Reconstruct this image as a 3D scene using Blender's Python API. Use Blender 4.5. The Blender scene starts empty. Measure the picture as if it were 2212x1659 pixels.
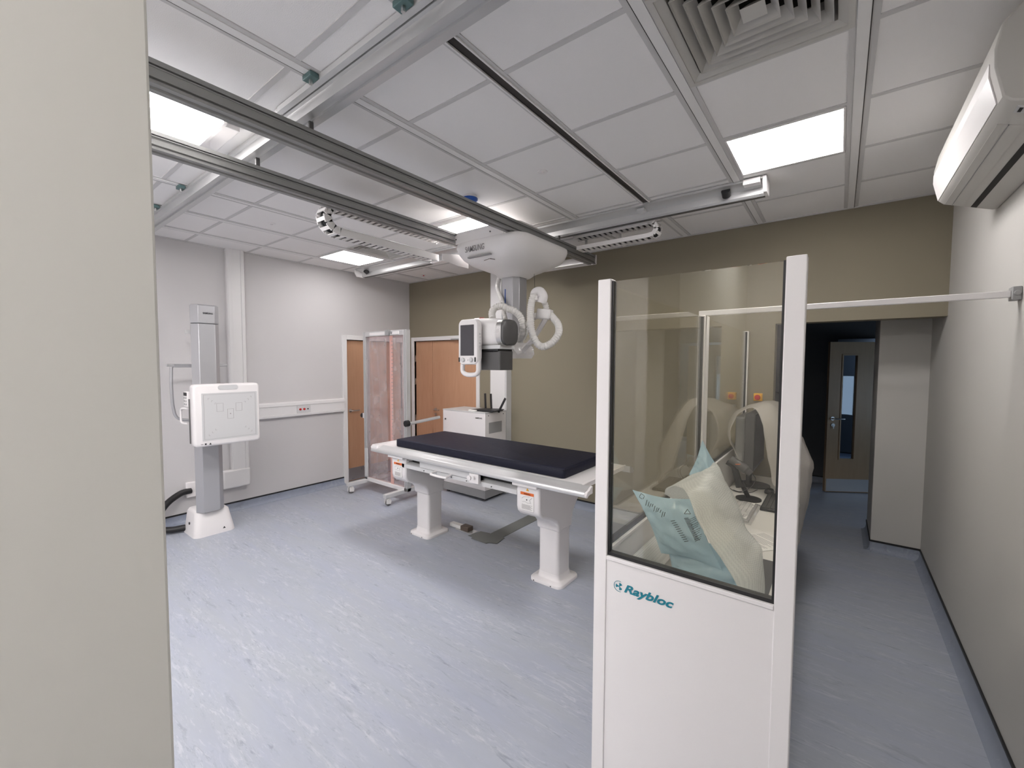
import bpy, bmesh, math, random
from mathutils import Vector, Matrix, noise
random.seed(7)
C = bpy.context.scene.collection
sc = bpy.context.scene
# ------------------------------------------------------------------ camera, world, exposure
H = 1.76
FPX, YAW, PITCH, ROLL = 919.0, 0.65566, 0.04997, -0.00444
_F = Vector((-math.sin(YAW)*math.cos(PITCH), math.cos(YAW)*math.cos(PITCH), -math.sin(PITCH)))
_r = Vector((math.cos(YAW), math.sin(YAW), 0)); _d = _F.cross(_r)
CR = math.cos(ROLL)*_r + math.sin(ROLL)*_d
CD = -math.sin(ROLL)*_r + math.cos(ROLL)*_d
cam_data = bpy.data.cameras.new('camera'); cam = bpy.data.objects.new('camera', cam_data); C.objects.link(cam)
cam_data.sensor_width = 36; cam_data.lens = FPX/2212*36; cam_data.clip_start = .02
mw = Matrix.Identity(4)
for i in range(3):
    mw[i][0] = CR[i]; mw[i][1] = -CD[i]; mw[i][2] = -_F[i]
mw[2][3] = H
cam.matrix_world = mw
sc.camera = cam
sc.view_settings.view_transform = 'Standard'; sc.view_settings.look = 'None'
sc.view_settings.exposure = 0.36; sc.view_settings.gamma = 1
sc.view_settings.use_curve_mapping = False
world = bpy.data.worlds.new('world'); sc.world = world; world.use_nodes = True
world.node_tree.nodes['Background'].inputs[0].default_value = (.75, .85, 1, 1)
world.node_tree.nodes['Background'].inputs[1].default_value = .3
PANEL_E = 26.0      # emission of the ceiling light panels

def at(px, py, X=None, Y=None, Z=None):      # a pixel of the photograph on a plane of the room
    d = _F + CR*((px-1106)/FPX) + CD*((py-829.5)/FPX)
    o = Vector((0, 0, H))
    t = X/d.x if X is not None else (Y/d.y if Y is not None else (Z-H)/d.z)
    return o + d*t

def lamp(name, loc, size, energy, color, rot=(0, 0, 0), size_y=None):
    l = bpy.data.lights.new(name, 'AREA'); l.energy = energy; l.color = color
    l.shape = 'RECTANGLE'; l.size = size; l.size_y = size_y or size
    o = bpy.data.objects.new(name, l); o.location = loc; o.rotation_euler = rot; C.objects.link(o); return o
lamp('corridor_daylight', (2.3, 6.7, 1.2), .7, 7, (.55, .75, 1), (0, math.radians(100), 0), 1.2)
lamp('far_room_daylight', (.9, 9.5, 2.3), .8, 9, (.5, .7, 1), (0, 0, 0), 1.0)

# ------------------------------------------------------------------ materials
def mat(name, col, rough=.5, metal=0, spec=.5, emit=None, estr=0, bump=None, coat=0, alpha=1):
    m = bpy.data.materials.new(name); m.use_nodes = True
    nt = m.node_tree; b = nt.nodes['Principled BSDF']
    b.inputs['Base Color'].default_value = (*col, 1); b.inputs['Roughness'].default_value = rough
    b.inputs['Metallic'].default_value = metal; b.inputs['Specular IOR Level'].default_value = spec
    b.inputs['Coat Weight'].default_value = coat
    if emit: b.inputs['Emission Color'].default_value = (*emit, 1); b.inputs['Emission Strength'].default_value = estr
    tc = nt.nodes.new('ShaderNodeTexCoord')
    if bump:
        kind, scale, strength = bump
        t = nt.nodes.new('ShaderNodeTexVoronoi' if kind == 'v' else 'ShaderNodeTexNoise')
        t.inputs['Scale'].default_value = scale
        nt.links.new(tc.outputs['Object'], t.inputs['Vector'])
        bm_ = nt.nodes.new('ShaderNodeBump'); bm_.inputs['Strength'].default_value = strength; bm_.inputs['Distance'].default_value = .004
        nt.links.new(t.outputs[0], bm_.inputs['Height']); nt.links.new(bm_.outputs[0], b.inputs['Normal'])
    else:                                    # slight procedural unevenness of the finish
        t = nt.nodes.new('ShaderNodeTexNoise'); t.inputs['Scale'].default_value = 9
        nt.links.new(tc.outputs['Object'], t.inputs['Vector'])
        mr = nt.nodes.new('ShaderNodeMapRange'); mr.inputs['To Min'].default_value = max(0, rough-.03); mr.inputs['To Max'].default_value = min(1, rough+.03)
        nt.links.new(t.outputs[0], mr.inputs['Value']); nt.links.new(mr.outputs[0], b.inputs['Roughness'])
    return m

def streak_mat(name, base, dark, light, scale=(1.6, 14, 1), rough=.42):
    m = bpy.data.materials.new(name); m.use_nodes = True
    nt = m.node_tree; N = nt.nodes; L = nt.links; b = N['Principled BSDF']
    b.inputs['Roughness'].default_value = rough; b.inputs['Specular IOR Level'].default_value = .35
    tc = N.new('ShaderNodeTexCoord'); mp = N.new('ShaderNodeMapping'); mp.inputs['Scale'].default_value = scale
    mp.inputs['Rotation'].default_value = (0, 0, math.radians(-7))
    L.new(tc.outputs['Object'], mp.inputs['Vector'])
    def noise_mask(scale, lo, hi, amt, off, detail=8, dist=.6, rough_=.66):
        n = N.new('ShaderNodeTexNoise'); n.inputs['Scale'].default_value = scale; n.inputs['Detail'].default_value = detail
        n.inputs['Roughness'].default_value = rough_; n.inputs['Distortion'].default_value = dist
        o = N.new('ShaderNodeVectorMath'); o.operation = 'ADD'; o.inputs[1].default_value = off
        L.new(mp.outputs[0], o.inputs[0]); L.new(o.outputs[0], n.inputs['Vector'])
        mr = N.new('ShaderNodeMapRange'); mr.inputs['From Min'].default_value = lo; mr.inputs['From Max'].default_value = hi; mr.inputs['To Max'].default_value = amt
        L.new(n.outputs[0], mr.inputs['Value']); return mr.outputs[0]
    prev = None
    lav = (base[0]*.95, base[1]*.96, base[2]*1.04)
    for lo, hi, sc_, amt, col, clus in ((.35, .65, .35, 1, lav, 0), (.38, .7, .9, .38, [a_*.86 for a_ in base], 0), (.52, .64, 2.4, .42, light, 1), (.57, .66, 1.5, .55, dark, 2), (.56, .66, 4.6, .45, dark, 1), (.55, .66, 5.5, .42, light, 2)):
        f = noise_mask(sc_, lo, hi, amt, (sc_*17.3, sc_*7.1, 3+sc_))
        if clus:
            c = noise_mask(.42, .44, .60, 1, (5.5*clus, 31*clus, 0), 3)
            mu = N.new('ShaderNodeMath'); mu.operation = 'MULTIPLY'; L.new(f, mu.inputs[0]); L.new(c, mu.inputs[1]); f = mu.outputs[0]
        mx = N.new('ShaderNodeMix'); mx.data_type = 'RGBA'; L.new(f, mx.inputs['Factor'])
        if prev is None: mx.inputs['A'].default_value = (*base, 1)
        else: L.new(prev, mx.inputs['A'])
        mx.inputs['B'].default_value = (*col, 1); prev = mx.outputs['Result']
    L.new(prev, b.inputs['Base Color'])
    return m

def wood_mat(name, a, b_, scale=1.0):
    m = bpy.data.materials.new(name); m.use_nodes = True
    nt = m.node_tree; N = nt.nodes; L = nt.links; b = N['Principled BSDF']
    b.inputs['Roughness'].default_value = .45; b.inputs['Specular IOR Level'].default_value = .35
    tc = N.new('ShaderNodeTexCoord'); mp = N.new('ShaderNodeMapping'); mp.inputs['Scale'].default_value = (9*scale, 9*scale, .8*scale)
    L.new(tc.outputs['Object'], mp.inputs['Vector'])
    n = N.new('ShaderNodeTexNoise'); n.inputs['Scale'].default_value = 2.2; n.inputs['Detail'].default_value = 7; n.inputs['Distortion'].default_value = 1.2
    L.new(mp.outputs[0], n.inputs['Vector'])
    mx = N.new('ShaderNodeMix'); mx.data_type = 'RGBA'; mx.inputs['A'].default_value = (*a, 1); mx.inputs['B'].default_value = (*b_, 1)
    L.new(n.outputs[0], mx.inputs['Factor']); L.new(mx.outputs['Result'], b.inputs['Base Color'])
    return m

def pane_mat(name, tint, refl0=.04, haze=0.0, hazecol=(.8, .8, .8), rough=0.0):
    m = bpy.data.materials.new(name); m.use_nodes = True
    nt = m.node_tree; N = nt.nodes; L = nt.links
    for n in list(N): N.remove(n)
    out = N.new('ShaderNodeOutputMaterial'); g = N.new('ShaderNodeNewGeometry')
    dt = N.new('ShaderNodeVectorMath'); dt.operation = 'DOT_PRODUCT'; L.new(g.outputs['Incoming'], dt.inputs[0]); L.new(g.outputs['Normal'], dt.inputs[1])
    def mth(op, a, b=None):
        n = N.new('ShaderNodeMath'); n.operation = op
        for i, v in enumerate((a, b)):
            if v is None: continue
            if isinstance(v, (int, float)): n.inputs[i].default_value = v
            else: L.new(v, n.inputs[i])
        return n.outputs[0]
    f = mth('POWER', mth('SUBTRACT', 1.0, mth('ABSOLUTE', dt.outputs['Value'])), 5)
    f = mth('ADD', mth('MULTIPLY', f, 1-refl0), refl0)
    tr = N.new('ShaderNodeBsdfTransparent'); tr.inputs[0].default_value = (*tint, 1)
    gl = N.new('ShaderNodeBsdfGlossy'); gl.inputs['Roughness'].default_value = rough; gl.inputs['Color'].default_value = (1, 1, 1, 1)
    src = tr.outputs[0]
    if haze:
        df = N.new('ShaderNodeBsdfDiffuse'); df.inputs[0].default_value = (*hazecol, 1)
        tl = N.new('ShaderNodeBsdfTranslucent'); tl.inputs[0].default_value = (*hazecol, 1)
        m0 = N.new('ShaderNodeMixShader'); m0.inputs[0].default_value = .4; L.new(df.outputs[0], m0.inputs[1]); L.new(tl.outputs[0], m0.inputs[2])
        tcn = N.new('ShaderNodeTexCoord'); ns = N.new('ShaderNodeTexNoise'); ns.inputs['Scale'].default_value = 6; L.new(tcn.outputs['Object'], ns.inputs['Vector'])
        hz = mth('MULTIPLY', ns.outputs[0], haze*2)
        m1 = N.new('ShaderNodeMixShader'); L.new(hz, m1.inputs[0]); L.new(tr.outputs[0], m1.inputs[1]); L.new(m0.outputs[0], m1.inputs[2])
        src = m1.outputs[0]
    mx = N.new('ShaderNodeMixShader'); L.new(f, mx.inputs[0]); L.new(src, mx.inputs[1]); L.new(gl.outputs[0], mx.inputs[2])
    L.new(mx.outputs[0], out.inputs[0])
    return m

def bubble_mat(name, col=(.86, .87, .85), opac=.6, scale=110):
    m = bpy.data.materials.new(name); m.use_nodes = True
    nt = m.node_tree; N = nt.nodes; L = nt.links; b = N['Principled BSDF']; out = N['Material Output']
    b.inputs['Base Color'].default_value = (*col, 1); b.inputs['Roughness'].default_value = .22
    tc = N.new('ShaderNodeTexCoord'); v = N.new('ShaderNodeTexVoronoi'); v.inputs['Scale'].default_value = scale; v.inputs['Randomness'].default_value = .15
    L.new(tc.outputs['Object'], v.inputs['Vector'])
    bp = N.new('ShaderNodeBump'); bp.inputs['Strength'].default_value = .4; bp.inputs['Distance'].default_value = .003; bp.invert = True
    L.new(v.outputs['Distance'], bp.inputs['Height']); L.new(bp.outputs[0], b.inputs['Normal'])
    tl = N.new('ShaderNodeBsdfTranslucent'); tl.inputs[0].default_value = (*col, 1)
    m0 = N.new('ShaderNodeMixShader'); m0.inputs[0].default_value = .3; L.new(b.outputs[0], m0.inputs[1]); L.new(tl.outputs[0], m0.inputs[2])
    tr = N.new('ShaderNodeBsdfTransparent'); tr.inputs[0].default_value = (.96, .97, .96, 1)
    mr = N.new('ShaderNodeMapRange'); mr.inputs['From Max'].default_value = .7; mr.inputs['To Min'].default_value = opac-.08; mr.inputs['To Max'].default_value = opac+.15
    L.new(v.outputs['Distance'], mr.inputs['Value'])
    m1 = N.new('ShaderNodeMixShader'); L.new(mr.outputs[0], m1.inputs[0]); L.new(tr.outputs[0], m1.inputs[1]); L.new(m0.outputs[0], m1.inputs[2])
    L.new(m1.outputs[0], out.inputs[0])
    return m

def film_mat(name, col, opac=.85):
    m = mat(name, col, .18, bump=('n', 14, .5)); nt = m.node_tree; N = nt.nodes; L = nt.links
    b = N['Principled BSDF']; out = N['Material Output']
    tl = N.new('ShaderNodeBsdfTranslucent'); tl.inputs[0].default_value = (*col, 1)
    m0 = N.new('ShaderNodeMixShader'); m0.inputs[0].default_value = .35; L.new(b.outputs[0], m0.inputs[1]); L.new(tl.outputs[0], m0.inputs[2])
    tr = N.new('ShaderNodeBsdfTransparent'); m1 = N.new('ShaderNodeMixShader'); m1.inputs[0].default_value = opac
    L.new(tr.outputs[0], m1.inputs[1]); L.new(m0.outputs[0], m1.inputs[2]); L.new(m1.outputs[0], out.inputs[0])
    return m

M = dict(
    tile=mat('ceiling tile', (.86, .845, .835), .9, spec=.1, bump=('n', 260, .25)),
    grid=mat('ceiling tee bar', (.60, .59, .585), .6), bar=mat('ceiling main bar', (.80, .79, .78), .5),
    dark=mat('dark channel', (.035, .03, .028), .6),
    wallw=mat('pale grey wall paint', (.60, .585, .585), .75, spec=.2),
    wallr=mat('right wall paint', (.56, .545, .515), .75, spec=.2),
    walle=mat('entrance wall paint', (.74, .73, .69), .7, spec=.2),
    green=mat('olive wall paint', (.255, .225, .165), .7, spec=.25),
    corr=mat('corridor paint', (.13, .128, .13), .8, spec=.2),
    black=mat('black strip', (.012, .012, .013), .5),
    floor=streak_mat('blue grey vinyl', (.40, .425, .47), (.20, .215, .26), (.60, .62, .65), scale=(3.2, 17, 1)),
    skirt=streak_mat('blue grey vinyl skirting', (.30, .33, .385), (.2, .22, .26), (.42, .45, .5), scale=(5, 5, 5)),
    white=mat('white gloss enamel', (.80, .775, .77), .3), white2=mat('white moulded plastic', (.78, .76, .75), .4),
    lite=mat('light grey enamel', (.60, .60, .60), .4), grey=mat('mid grey plastic', (.32, .32, .32), .45),
    dgrey=mat('dark grey plastic', (.085, .083, .082), .4), alu=mat('satin aluminium', (.60, .60, .60), .33, metal=.5),
    alud=mat('anodised aluminium rail', (.27, .27, .262), .38, metal=.3), steel=mat('brushed steel', (.62, .61, .6), .28, metal=1),
    silver=mat('silver paint', (.46, .46, .475), .38, metal=.45),
    trim=mat('white gloss trim', (.76, .75, .745), .35), trunk=mat('white trunking', (.74, .73, .725), .4),
    wood=wood_mat('maple door veneer', (.60, .355, .225), (.50, .28, .165)), wood2=wood_mat('pale ash veneer', (.42, .30, .19), (.34, .235, .14)),
    navy=mat('navy vinyl mattress', (.007, .008, .021), .55, spec=.3, bump=('n', 30, .35)),
    blue=mat('blue plastic cap', (.012, .075, .34), .35), red=mat('red button', (.5, .02, .015), .35), orange=mat('orange print', (.75, .16, .03), .5),
    yellow=mat('yellow box', (.80, .42, .03), .4), teal=mat('teal print', (.01, .20, .27), .4), tealm=mat('teal zinc clip', (.12, .2, .2), .4, metal=.5),
    ink=mat('black print', (.02, .02, .022), .6), ink2=mat('grey print', (.28, .26, .26), .6), paper=mat('white paper', (.80, .79, .77), .8),
    hose=mat('off-white corrugated hose', (.70, .685, .655), .45), screen=mat('dark screen glass', (.055, .052, .06), .25),
    rub=mat('grey rubber tyre', (.16, .16, .155), .6), wirebk=mat('black cable', (.015, .015, .016), .45), cable=mat('white cable', (.6, .6, .58), .5),
    green2=mat('green button', (.05, .35, .1), .4), tapec=mat('grey floor cover', (.16, .165, .16), .5), brown=mat('brown plastic block', (.12, .09, .07), .6),
    lightp=mat('light panel diffuser', (1, 1, 1), .5, emit=(1, .965, .96), estr=PANEL_E*.8), lightd=mat('dimmer light panel diffuser', (1, 1, 1), .5, emit=(1, .965, .96), estr=PANEL_E*.34),
    lightb=mat('opal box light diffuser', (1, 1, 1), .5, emit=(1, .965, .96), estr=PANEL_E*1.15),
    desk=mat('white laminate', (.74, .72, .69), .35),
    leadglass=pane_mat('lead glass', (.965, .955, .905), .05), doorglass=pane_mat('door glass', (.85, .9, .95), .05),
    pinkfilm=pane_mat('pinkish clear sheet', (.95, .87, .885), .05, haze=.12, hazecol=(.72, .63, .65)),
    clearfilm=pane_mat('crumpled clear film', (.97, .97, .97), .06, haze=.25, hazecol=(.85, .83, .83), rough=.12),
    ruler=mat('salmon ruler', (.72, .42, .37), .5), bubble=bubble_mat('bubble wrap', (.90, .91, .90), opac=.62, scale=190), gauze=bubble_mat('thin foam wrap', (.70, .66, .62), opac=.5, scale=260),
    pillow=film_mat('pale blue air pillow film', (.58, .77, .88)),
)

# ------------------------------------------------------------------ mesh helpers
ORIG = {}
def smoothstep(t): t = max(0, min(1, t)); return t*t*(3-2*t)
class MB:
    def __init__(s): s.v = []; s.f = []; s.m = []
    def _add(s, vs, fs, m=0):
        b = len(s.v); s.v += [Vector(p) for p in vs]; s.f += [[i+b for i in f] for f in fs]; s.m += [m]*len(fs); return s
    def box(s, x0, x1, y0, y1, z0, z1, m=0):
        return s._add([(x, y, z) for x in (x0, x1) for y in (y0, y1) for z in (z0, z1)],
                      [(0, 1, 3, 2), (4, 6, 7, 5), (0, 4, 5, 1), (2, 3, 7, 6), (0, 2, 6, 4), (1, 5, 7, 3)], m)
    def obox(s, c, size, ux, uy, uz, m=0):
        c = Vector(c); ux, uy, uz = Vector(ux).normalized(), Vector(uy).normalized(), Vector(uz).normalized()
        vs = [c+ux*(a*size[0]/2)+uy*(b*size[1]/2)+uz*(d*size[2]/2) for a in (-1, 1) for b in (-1, 1) for d in (-1, 1)]
        return s._add(vs, [(0, 1, 3, 2), (4, 6, 7, 5), (0, 4, 5, 1), (2, 3, 7, 6), (0, 2, 6, 4), (1, 5, 7, 3)], m)
    def prism(s, poly, axis, a, b, m=0):
        def P(p, t): return {'x': (t, p[0], p[1]), 'y': (p[0], t, p[1]), 'z': (p[0], p[1], t)}[axis]
        n = len(poly); vs = [P(p, a) for p in poly]+[P(p, b) for p in poly]
        fs = [tuple(range(n)), tuple(range(n, 2*n))]+[(i, (i+1) % n, n+(i+1) % n, n+i) for i in range(n)]
        return s._add(vs, fs, m)
    def loft(s, rings, m=0, cap=True):
        n = len(rings[0]); vs = [p for r in rings for p in r]; fs = []
        for k in range(len(rings)-1):
            for i in range(n): fs.append((k*n+i, k*n+(i+1) % n, (k+1)*n+(i+1) % n, (k+1)*n+i))
        if cap: fs += [tuple(range(n)), tuple(range((len(rings)-1)*n, len(rings)*n))]
        return s._add(vs, fs, m)
    def tube(s, pts, r, n=12, m=0, cap=True):
        pts = [Vector(p) for p in pts]; rings = []; up = None
        for i, p in enumerate(pts):
            t = (pts[min(i+1, len(pts)-1)]-pts[max(i-1, 0)]).normalized()
            if up is None:
                up = Vector((0, 0, 1)) if abs(t.z) < .9 else Vector((1, 0, 0))
            u = (up-t*up.dot(t)).normalized(); w = t.cross(u); up = u
            rr = r[i] if isinstance(r, (list, tuple)) else r
            rings.append([p+(u*math.cos(a)+w*math.sin(a))*rr for a in [2*math.pi*k/n for k in range(n)]])
        return s.loft(rings, m, cap)
    def cyl(s, p0, p1, r, r1=None, n=20, m=0): return s.tube([p0, p1], [r, r if r1 is None else r1], n, m)
    def lathe(s, prof, c, axis='z', n=28, m=0):
        c = Vector(c); rings = []
        for r, h in prof:
            ring = []
            for k in range(n):
                a = 2*math.pi*k/n; x, y = r*math.cos(a), r*math.sin(a)
                ring.append(c+{'z': Vector((x, y, h)), 'x': Vector((h, x, y)), 'y': Vector((x, h, y))}[axis])
            rings.append(ring)
        return s.loft(rings, m)
    def grid(s, P, m=0):
        R, W = len(P), len(P[0]); vs = [p for r in P for p in r]
        return s._add(vs, [(i*W+j, i*W+j+1, (i+1)*W+j+1, (i+1)*W+j) for i in range(R-1) for j in range(W-1)], m)
    def quad(s, a, b, c, d, m=0): return s._add([a, b, c, d], [(0, 1, 2, 3)], m)
    def build(s, name, mats, parent=None, bevel=0, seg=2, angle=35, solid=0, sub=0, flat=False):
        if not isinstance(mats, (list, tuple)): mats = [mats]
        me = bpy.data.meshes.new(name)
        o0 = Vector(ORIG[parent.name]) if parent else Vector((0, 0, 0))
        me.from_pydata([tuple(p-o0) for p in s.v], [], s.f)
        for mm in mats: me.materials.append(M[mm] if isinstance(mm, str) else mm)
        for p, k in zip(me.polygons, s.m): p.material_index = k
        bm = bmesh.new(); bm.from_mesh(me); bmesh.ops.recalc_face_normals(bm, faces=bm.faces[:]); bm.to_mesh(me); bm.free()
        if not flat:
            me.polygons.foreach_set('use_smooth', [True]*len(me.polygons)); me.set_sharp_from_angle(angle=math.radians(angle))
        o = bpy.data.objects.new(name, me); C.objects.link(o)
        if parent: o.parent = parent; ORIG[o.name] = tuple(o0)
        else: ORIG[o.name] = (0, 0, 0)
        if solid: md = o.modifiers.new('thickness', 'SOLIDIFY'); md.thickness = solid; md.offset = 0
        if bevel: md = o.modifiers.new('bevel', 'BEVEL'); md.width = bevel; md.segments = seg; md.limit_method = 'ANGLE'; md.angle_limit = math.radians(40)
        if sub: md = o.modifiers.new('subdivision', 'SUBSURF'); md.levels = sub; md.render_levels = sub
        return o
def tag(o, label, cat, group=None, kind=None):
    o['label'] = label; o['category'] = cat
    if group: o['group'] = group
    if kind: o['kind'] = kind
    return o
def thing(name, loc, label, cat, group=None):
    o = bpy.data.objects.new(name, None); o.empty_display_size = .05; o.location = loc; C.objects.link(o)
    ORIG[o.name] = tuple(loc); return tag(o, label, cat, group)
def struct(name, mb, mats, label=None, **k):
    o = mb.build(name, mats, **k); o['kind'] = 'structure'
    if label: o['label'] = label
    return o
def dup(o, loc=None, label=None, parent=None):
    c = o.copy(); C.objects.link(c); ORIG[c.name] = ORIG[o.name]
    if parent: c.parent = parent
    if loc is not None: c.location = loc
    if label: c['label'] = label
    for ch in [x for x in list(o.children)]: dup(ch, parent=c)
    return c
def spline(pts, n=12):
    pts = [Vector(p) for p in pts]; out = []
    P = [pts[0]*2-pts[1]]+pts+[pts[-1]*2-pts[-2]]
    for i in range(1, len(P)-2):
        for k in range(n):
            t = k/n; a, b, c, d = P[i-1], P[i], P[i+1], P[i+2]
            out.append(.5*((2*b)+(c-a)*t+(2*a-5*b+4*c-d)*t*t+(3*b-a-3*c+d)*t**3))
    out.append(pts[-1]); return out
def resample(path, step):
    out = [path[0]]; acc = 0
    for a, b in zip(path, path[1:]):
        L = (b-a).length; t = step-acc
        while t <= L: out.append(a.lerp(b, t/L)); t += step
        acc = (acc+L) % step if L else acc
    return out
def hose(mb, pts, r, step=.0045, depth=.12, m=0):
    p = resample(spline(pts, 24), step)
    return mb.tube(p, [r*(1-depth) if (i//2) % 2 else r for i in range(len(p))], 16, m)
def rrect(cx, cy, hx, hy, rad, n=6):
    out = []; rad = min(rad, hx, hy)
    for qx, qy, a0 in ((1, 1, 0), (-1, 1, 90), (-1, -1, 180), (1, -1, 270)):
        for k in range(n+1):
            a = math.radians(a0+90*k/n); out.append((cx+qx*(hx-rad)+rad*math.cos(a), cy+qy*(hy-rad)+rad*math.sin(a)))
    return out
def ringz(cx, cy, hx, hy, rad, z, n=6): return [Vector((x, y, z)) for x, y in rrect(cx, cy, hx, hy, rad, n)]
def text(name, s, loc, size, right, up, m, parent, shear=0, bold=0, width=None, ext=.0006, spacing=1):
    cu = bpy.data.curves.new(name, 'FONT'); cu.body = s; cu.size = size; cu.shear = shear; cu.offset = bold; cu.extrude = ext; cu.space_character = spacing
    t = bpy.data.objects.new(name, cu); C.objects.link(t); bpy.context.view_layer.update()
    me = bpy.data.meshes.new_from_object(t.evaluated_get(bpy.context.evaluated_depsgraph_get()))
    bpy.data.objects.remove(t); bpy.data.curves.remove(cu)
    right = Vector(right).normalized(); up = Vector(up).normalized(); nrm = right.cross(up)
    xs = [v.co.x for v in me.vertices] or [0, 1]; k = (width/(max(xs)-min(xs))) if width else 1; x0 = min(xs)
    o0 = Vector(ORIG[parent.name]) if parent else Vector((0, 0, 0))
    for v in me.vertices: v.co = Vector(loc)+right*((v.co.x-x0)*k)+up*v.co.y+nrm*v.co.z-o0
    me.materials.clear(); me.materials.append(M[m]); me.name = name
    for p in me.polygons: p.material_index = 0
    o = bpy.data.objects.new(name, me); C.objects.link(o)
    if parent: o.parent = parent
    ORIG[o.name] = tuple(o0); return o

# ------------------------------------------------------------------ the room shell
XL, XR, YB, YN, ZC = -5.62, .63, 4.54, -2.2, 3.05
struct('floor', MB().box(XL-.2, 3, YN-.2, 11, -.1, 0), 'floor', 'blue-grey streaked sheet vinyl floor')
struct('wall_left', MB().box(XL-.15, XL, YN, 3.40, 0, ZC+.1).box(XL-.15, XL, 4.38, YB, 0, ZC+.1).box(XL-.15, XL, 3.40, 4.38, 2.08, ZC+.1), 'wallw', 'pale grey left wall', flat=True)
struct('wall_right', MB().box(XR, XR+.15, YN, 5.2, 0, ZC+.1), 'wallr', 'pale grey right wall', flat=True)
struct('wall_back', MB().box(XL-.15, -5.50, YB, YB+.16, 0, ZC+.1).box(-5.50, -4.13, YB, YB+.16, 2.10, ZC+.1).box(-4.13, -.474, YB, YB+.16, 0, ZC+.1).box(-.474, XR, YB, YB+.16, 2.125, ZC+.1), 'green', 'dark olive far wall', flat=True)
struct('wall_near', MB().box(XL-.15, XR+.15, YN-.15, YN, 0, ZC+.1), 'wallw', flat=True)
struct('wall_entrance', MB().box(-1.0, -.8, YN, .183, 0, ZC), 'walle', 'pale grey-green wall end at the left', bevel=.004, flat=True)
# passage beyond the opening
struct('wall_column', MB().box(.285, XR+.4, 5.2, 5.85, 0, 2.6), 'wallr', 'pale grey column in the passage', bevel=.004, flat=True)
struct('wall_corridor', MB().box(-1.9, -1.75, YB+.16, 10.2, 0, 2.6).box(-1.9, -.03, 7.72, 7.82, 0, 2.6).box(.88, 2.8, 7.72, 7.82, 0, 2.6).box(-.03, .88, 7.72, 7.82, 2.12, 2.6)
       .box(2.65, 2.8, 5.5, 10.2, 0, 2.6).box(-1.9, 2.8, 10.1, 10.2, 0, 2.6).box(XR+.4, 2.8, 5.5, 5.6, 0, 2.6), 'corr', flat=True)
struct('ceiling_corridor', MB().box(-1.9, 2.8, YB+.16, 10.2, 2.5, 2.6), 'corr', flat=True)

# skirting: coved vinyl with a black cap strip
def skirt_profile(d0, sgn):
    pr = [(0, 0), (.045, 0), (.028, .006), (.012, .022), (.006, .05), (.004, .09), (0, .09)]
    return [(d0+sgn*a, b) for a, b in pr]
def skirting(name, runs):
    mb = MB()
    for axis, d0, sgn, a, b in runs:
        mb.prism(skirt_profile(d0, sgn), 'y' if axis == 'y' else 'x', a, b, 0)
        lo, hi = sorted((d0, d0+sgn*.008))
        if axis == 'y': mb.box(lo, hi, a, b, .09, .106, 1)
        else: mb.box(a, b, lo, hi, .09, .106, 1)
    struct(name, mb, ['skirt', 'black'], 'blue-grey coved skirting with black cap strip', angle=60)
skirting('baseboard_left', [('y', XL, 1, YN, 3.34), ('y', XL, 1, 4.44, YB)])
skirting('baseboard_back', [('x', YB, -1, -4.06, -.474)])
skirting('baseboard_right', [('y', XR, -1, YN, 5.2), ('x', 5.2, -1, .285, XR), ('y', .285, -1, 5.2, 5.85)])
skirting('baseboard_corridor', [('x', 7.72, -1, -1.75, -.03), ('x', 10.1, -1, -1.75, 2.65)])

# suspended ceiling: tiles in bays 0.65 m apart, tee bars, main bars
BX = [.03-.65*k for k in range(0, 10)]            # main bar centres
SY = [.33+.6*k for k in range(-5, 8)]             # tee bar centres
vents = [(-.295, 1.53), (-4.195, 2.73)]
cm = MB()
xe = [XR+.05]+BX+[XL-.05]; ye = [YN-.05]+SY+[YB+.05]
for xa, xb in zip(xe, xe[1:]):
    for ya, yb in zip(ye, ye[1:]):
        cxm, cym = (xa+xb)/2, (ya+yb)/2
        if any(abs(cxm-v[0]) < .1 and abs(cym-v[1]-.3) < .1 for v in vents):
            cm.box(xb, xa, ya, yb, ZC+.35, ZC+.36, 1); continue
        cm.box(xb, xa, ya, yb, ZC, ZC+.02, 0)
struct('ceiling', cm, ['tile', 'dark'], 'white suspended ceiling of square tiles', flat=True)
tb = MB()
for y in SY:
    tb.box(XL, BX[2]-.022, y-.013, y+.013, ZC-.004, ZC, 0).box(BX[2]+.022, XR, y-.013, y+.013, ZC-.004, ZC, 0)
for k, x in enumerate(BX): tb.box(x-.046, x-.022, YN, YB, ZC-.0046, ZC, 0).box(x+.022, x+.046, YN, YB, ZC-.0046, ZC, 0)
tb.box(XL, XR, YB-.02, YB, ZC-.009, ZC, 0).box(XL, XL+.02, YN, YB, ZC-.0095, ZC, 0).box(XR-.02, XR, YN, YB, ZC-.0095, ZC, 0)
struct('trim_1', tb, ['grid'], 'grey tee bars between the ceiling tiles', flat=True)
tm = MB()
for k, x in enumerate(BX):
    segs = [(YN, 1.20), (3.60, YB)] if k == 2 else [(YN, YB)]
    for a, b in segs: tm.box(x-.0215, x+.0215, a, b, ZC-.008, ZC, 0)
    if k in (0, 1, 3, 6): tm.box(x-.0222 if k else x+.0185, x-.0195 if k else x+.0222, YN, YB, ZC-.0084, ZC-.005, 1)
tm.box(BX[2]-.022, BX[2]+.022, 1.20, 3.60, ZC-.0025, ZC-.0005, 1)
tm.box(BX[2]+.022, BX[2]+.03, 1.20, 3.60, ZC-.012, ZC, 0).box(BX[2]-.03, BX[2]-.022, 1.20, 3.60, ZC-.012, ZC, 0)
struct('trim_2', tm, ['bar', 'dark'], 'white main ceiling bars, one with an open dark slot', flat=True)

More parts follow.
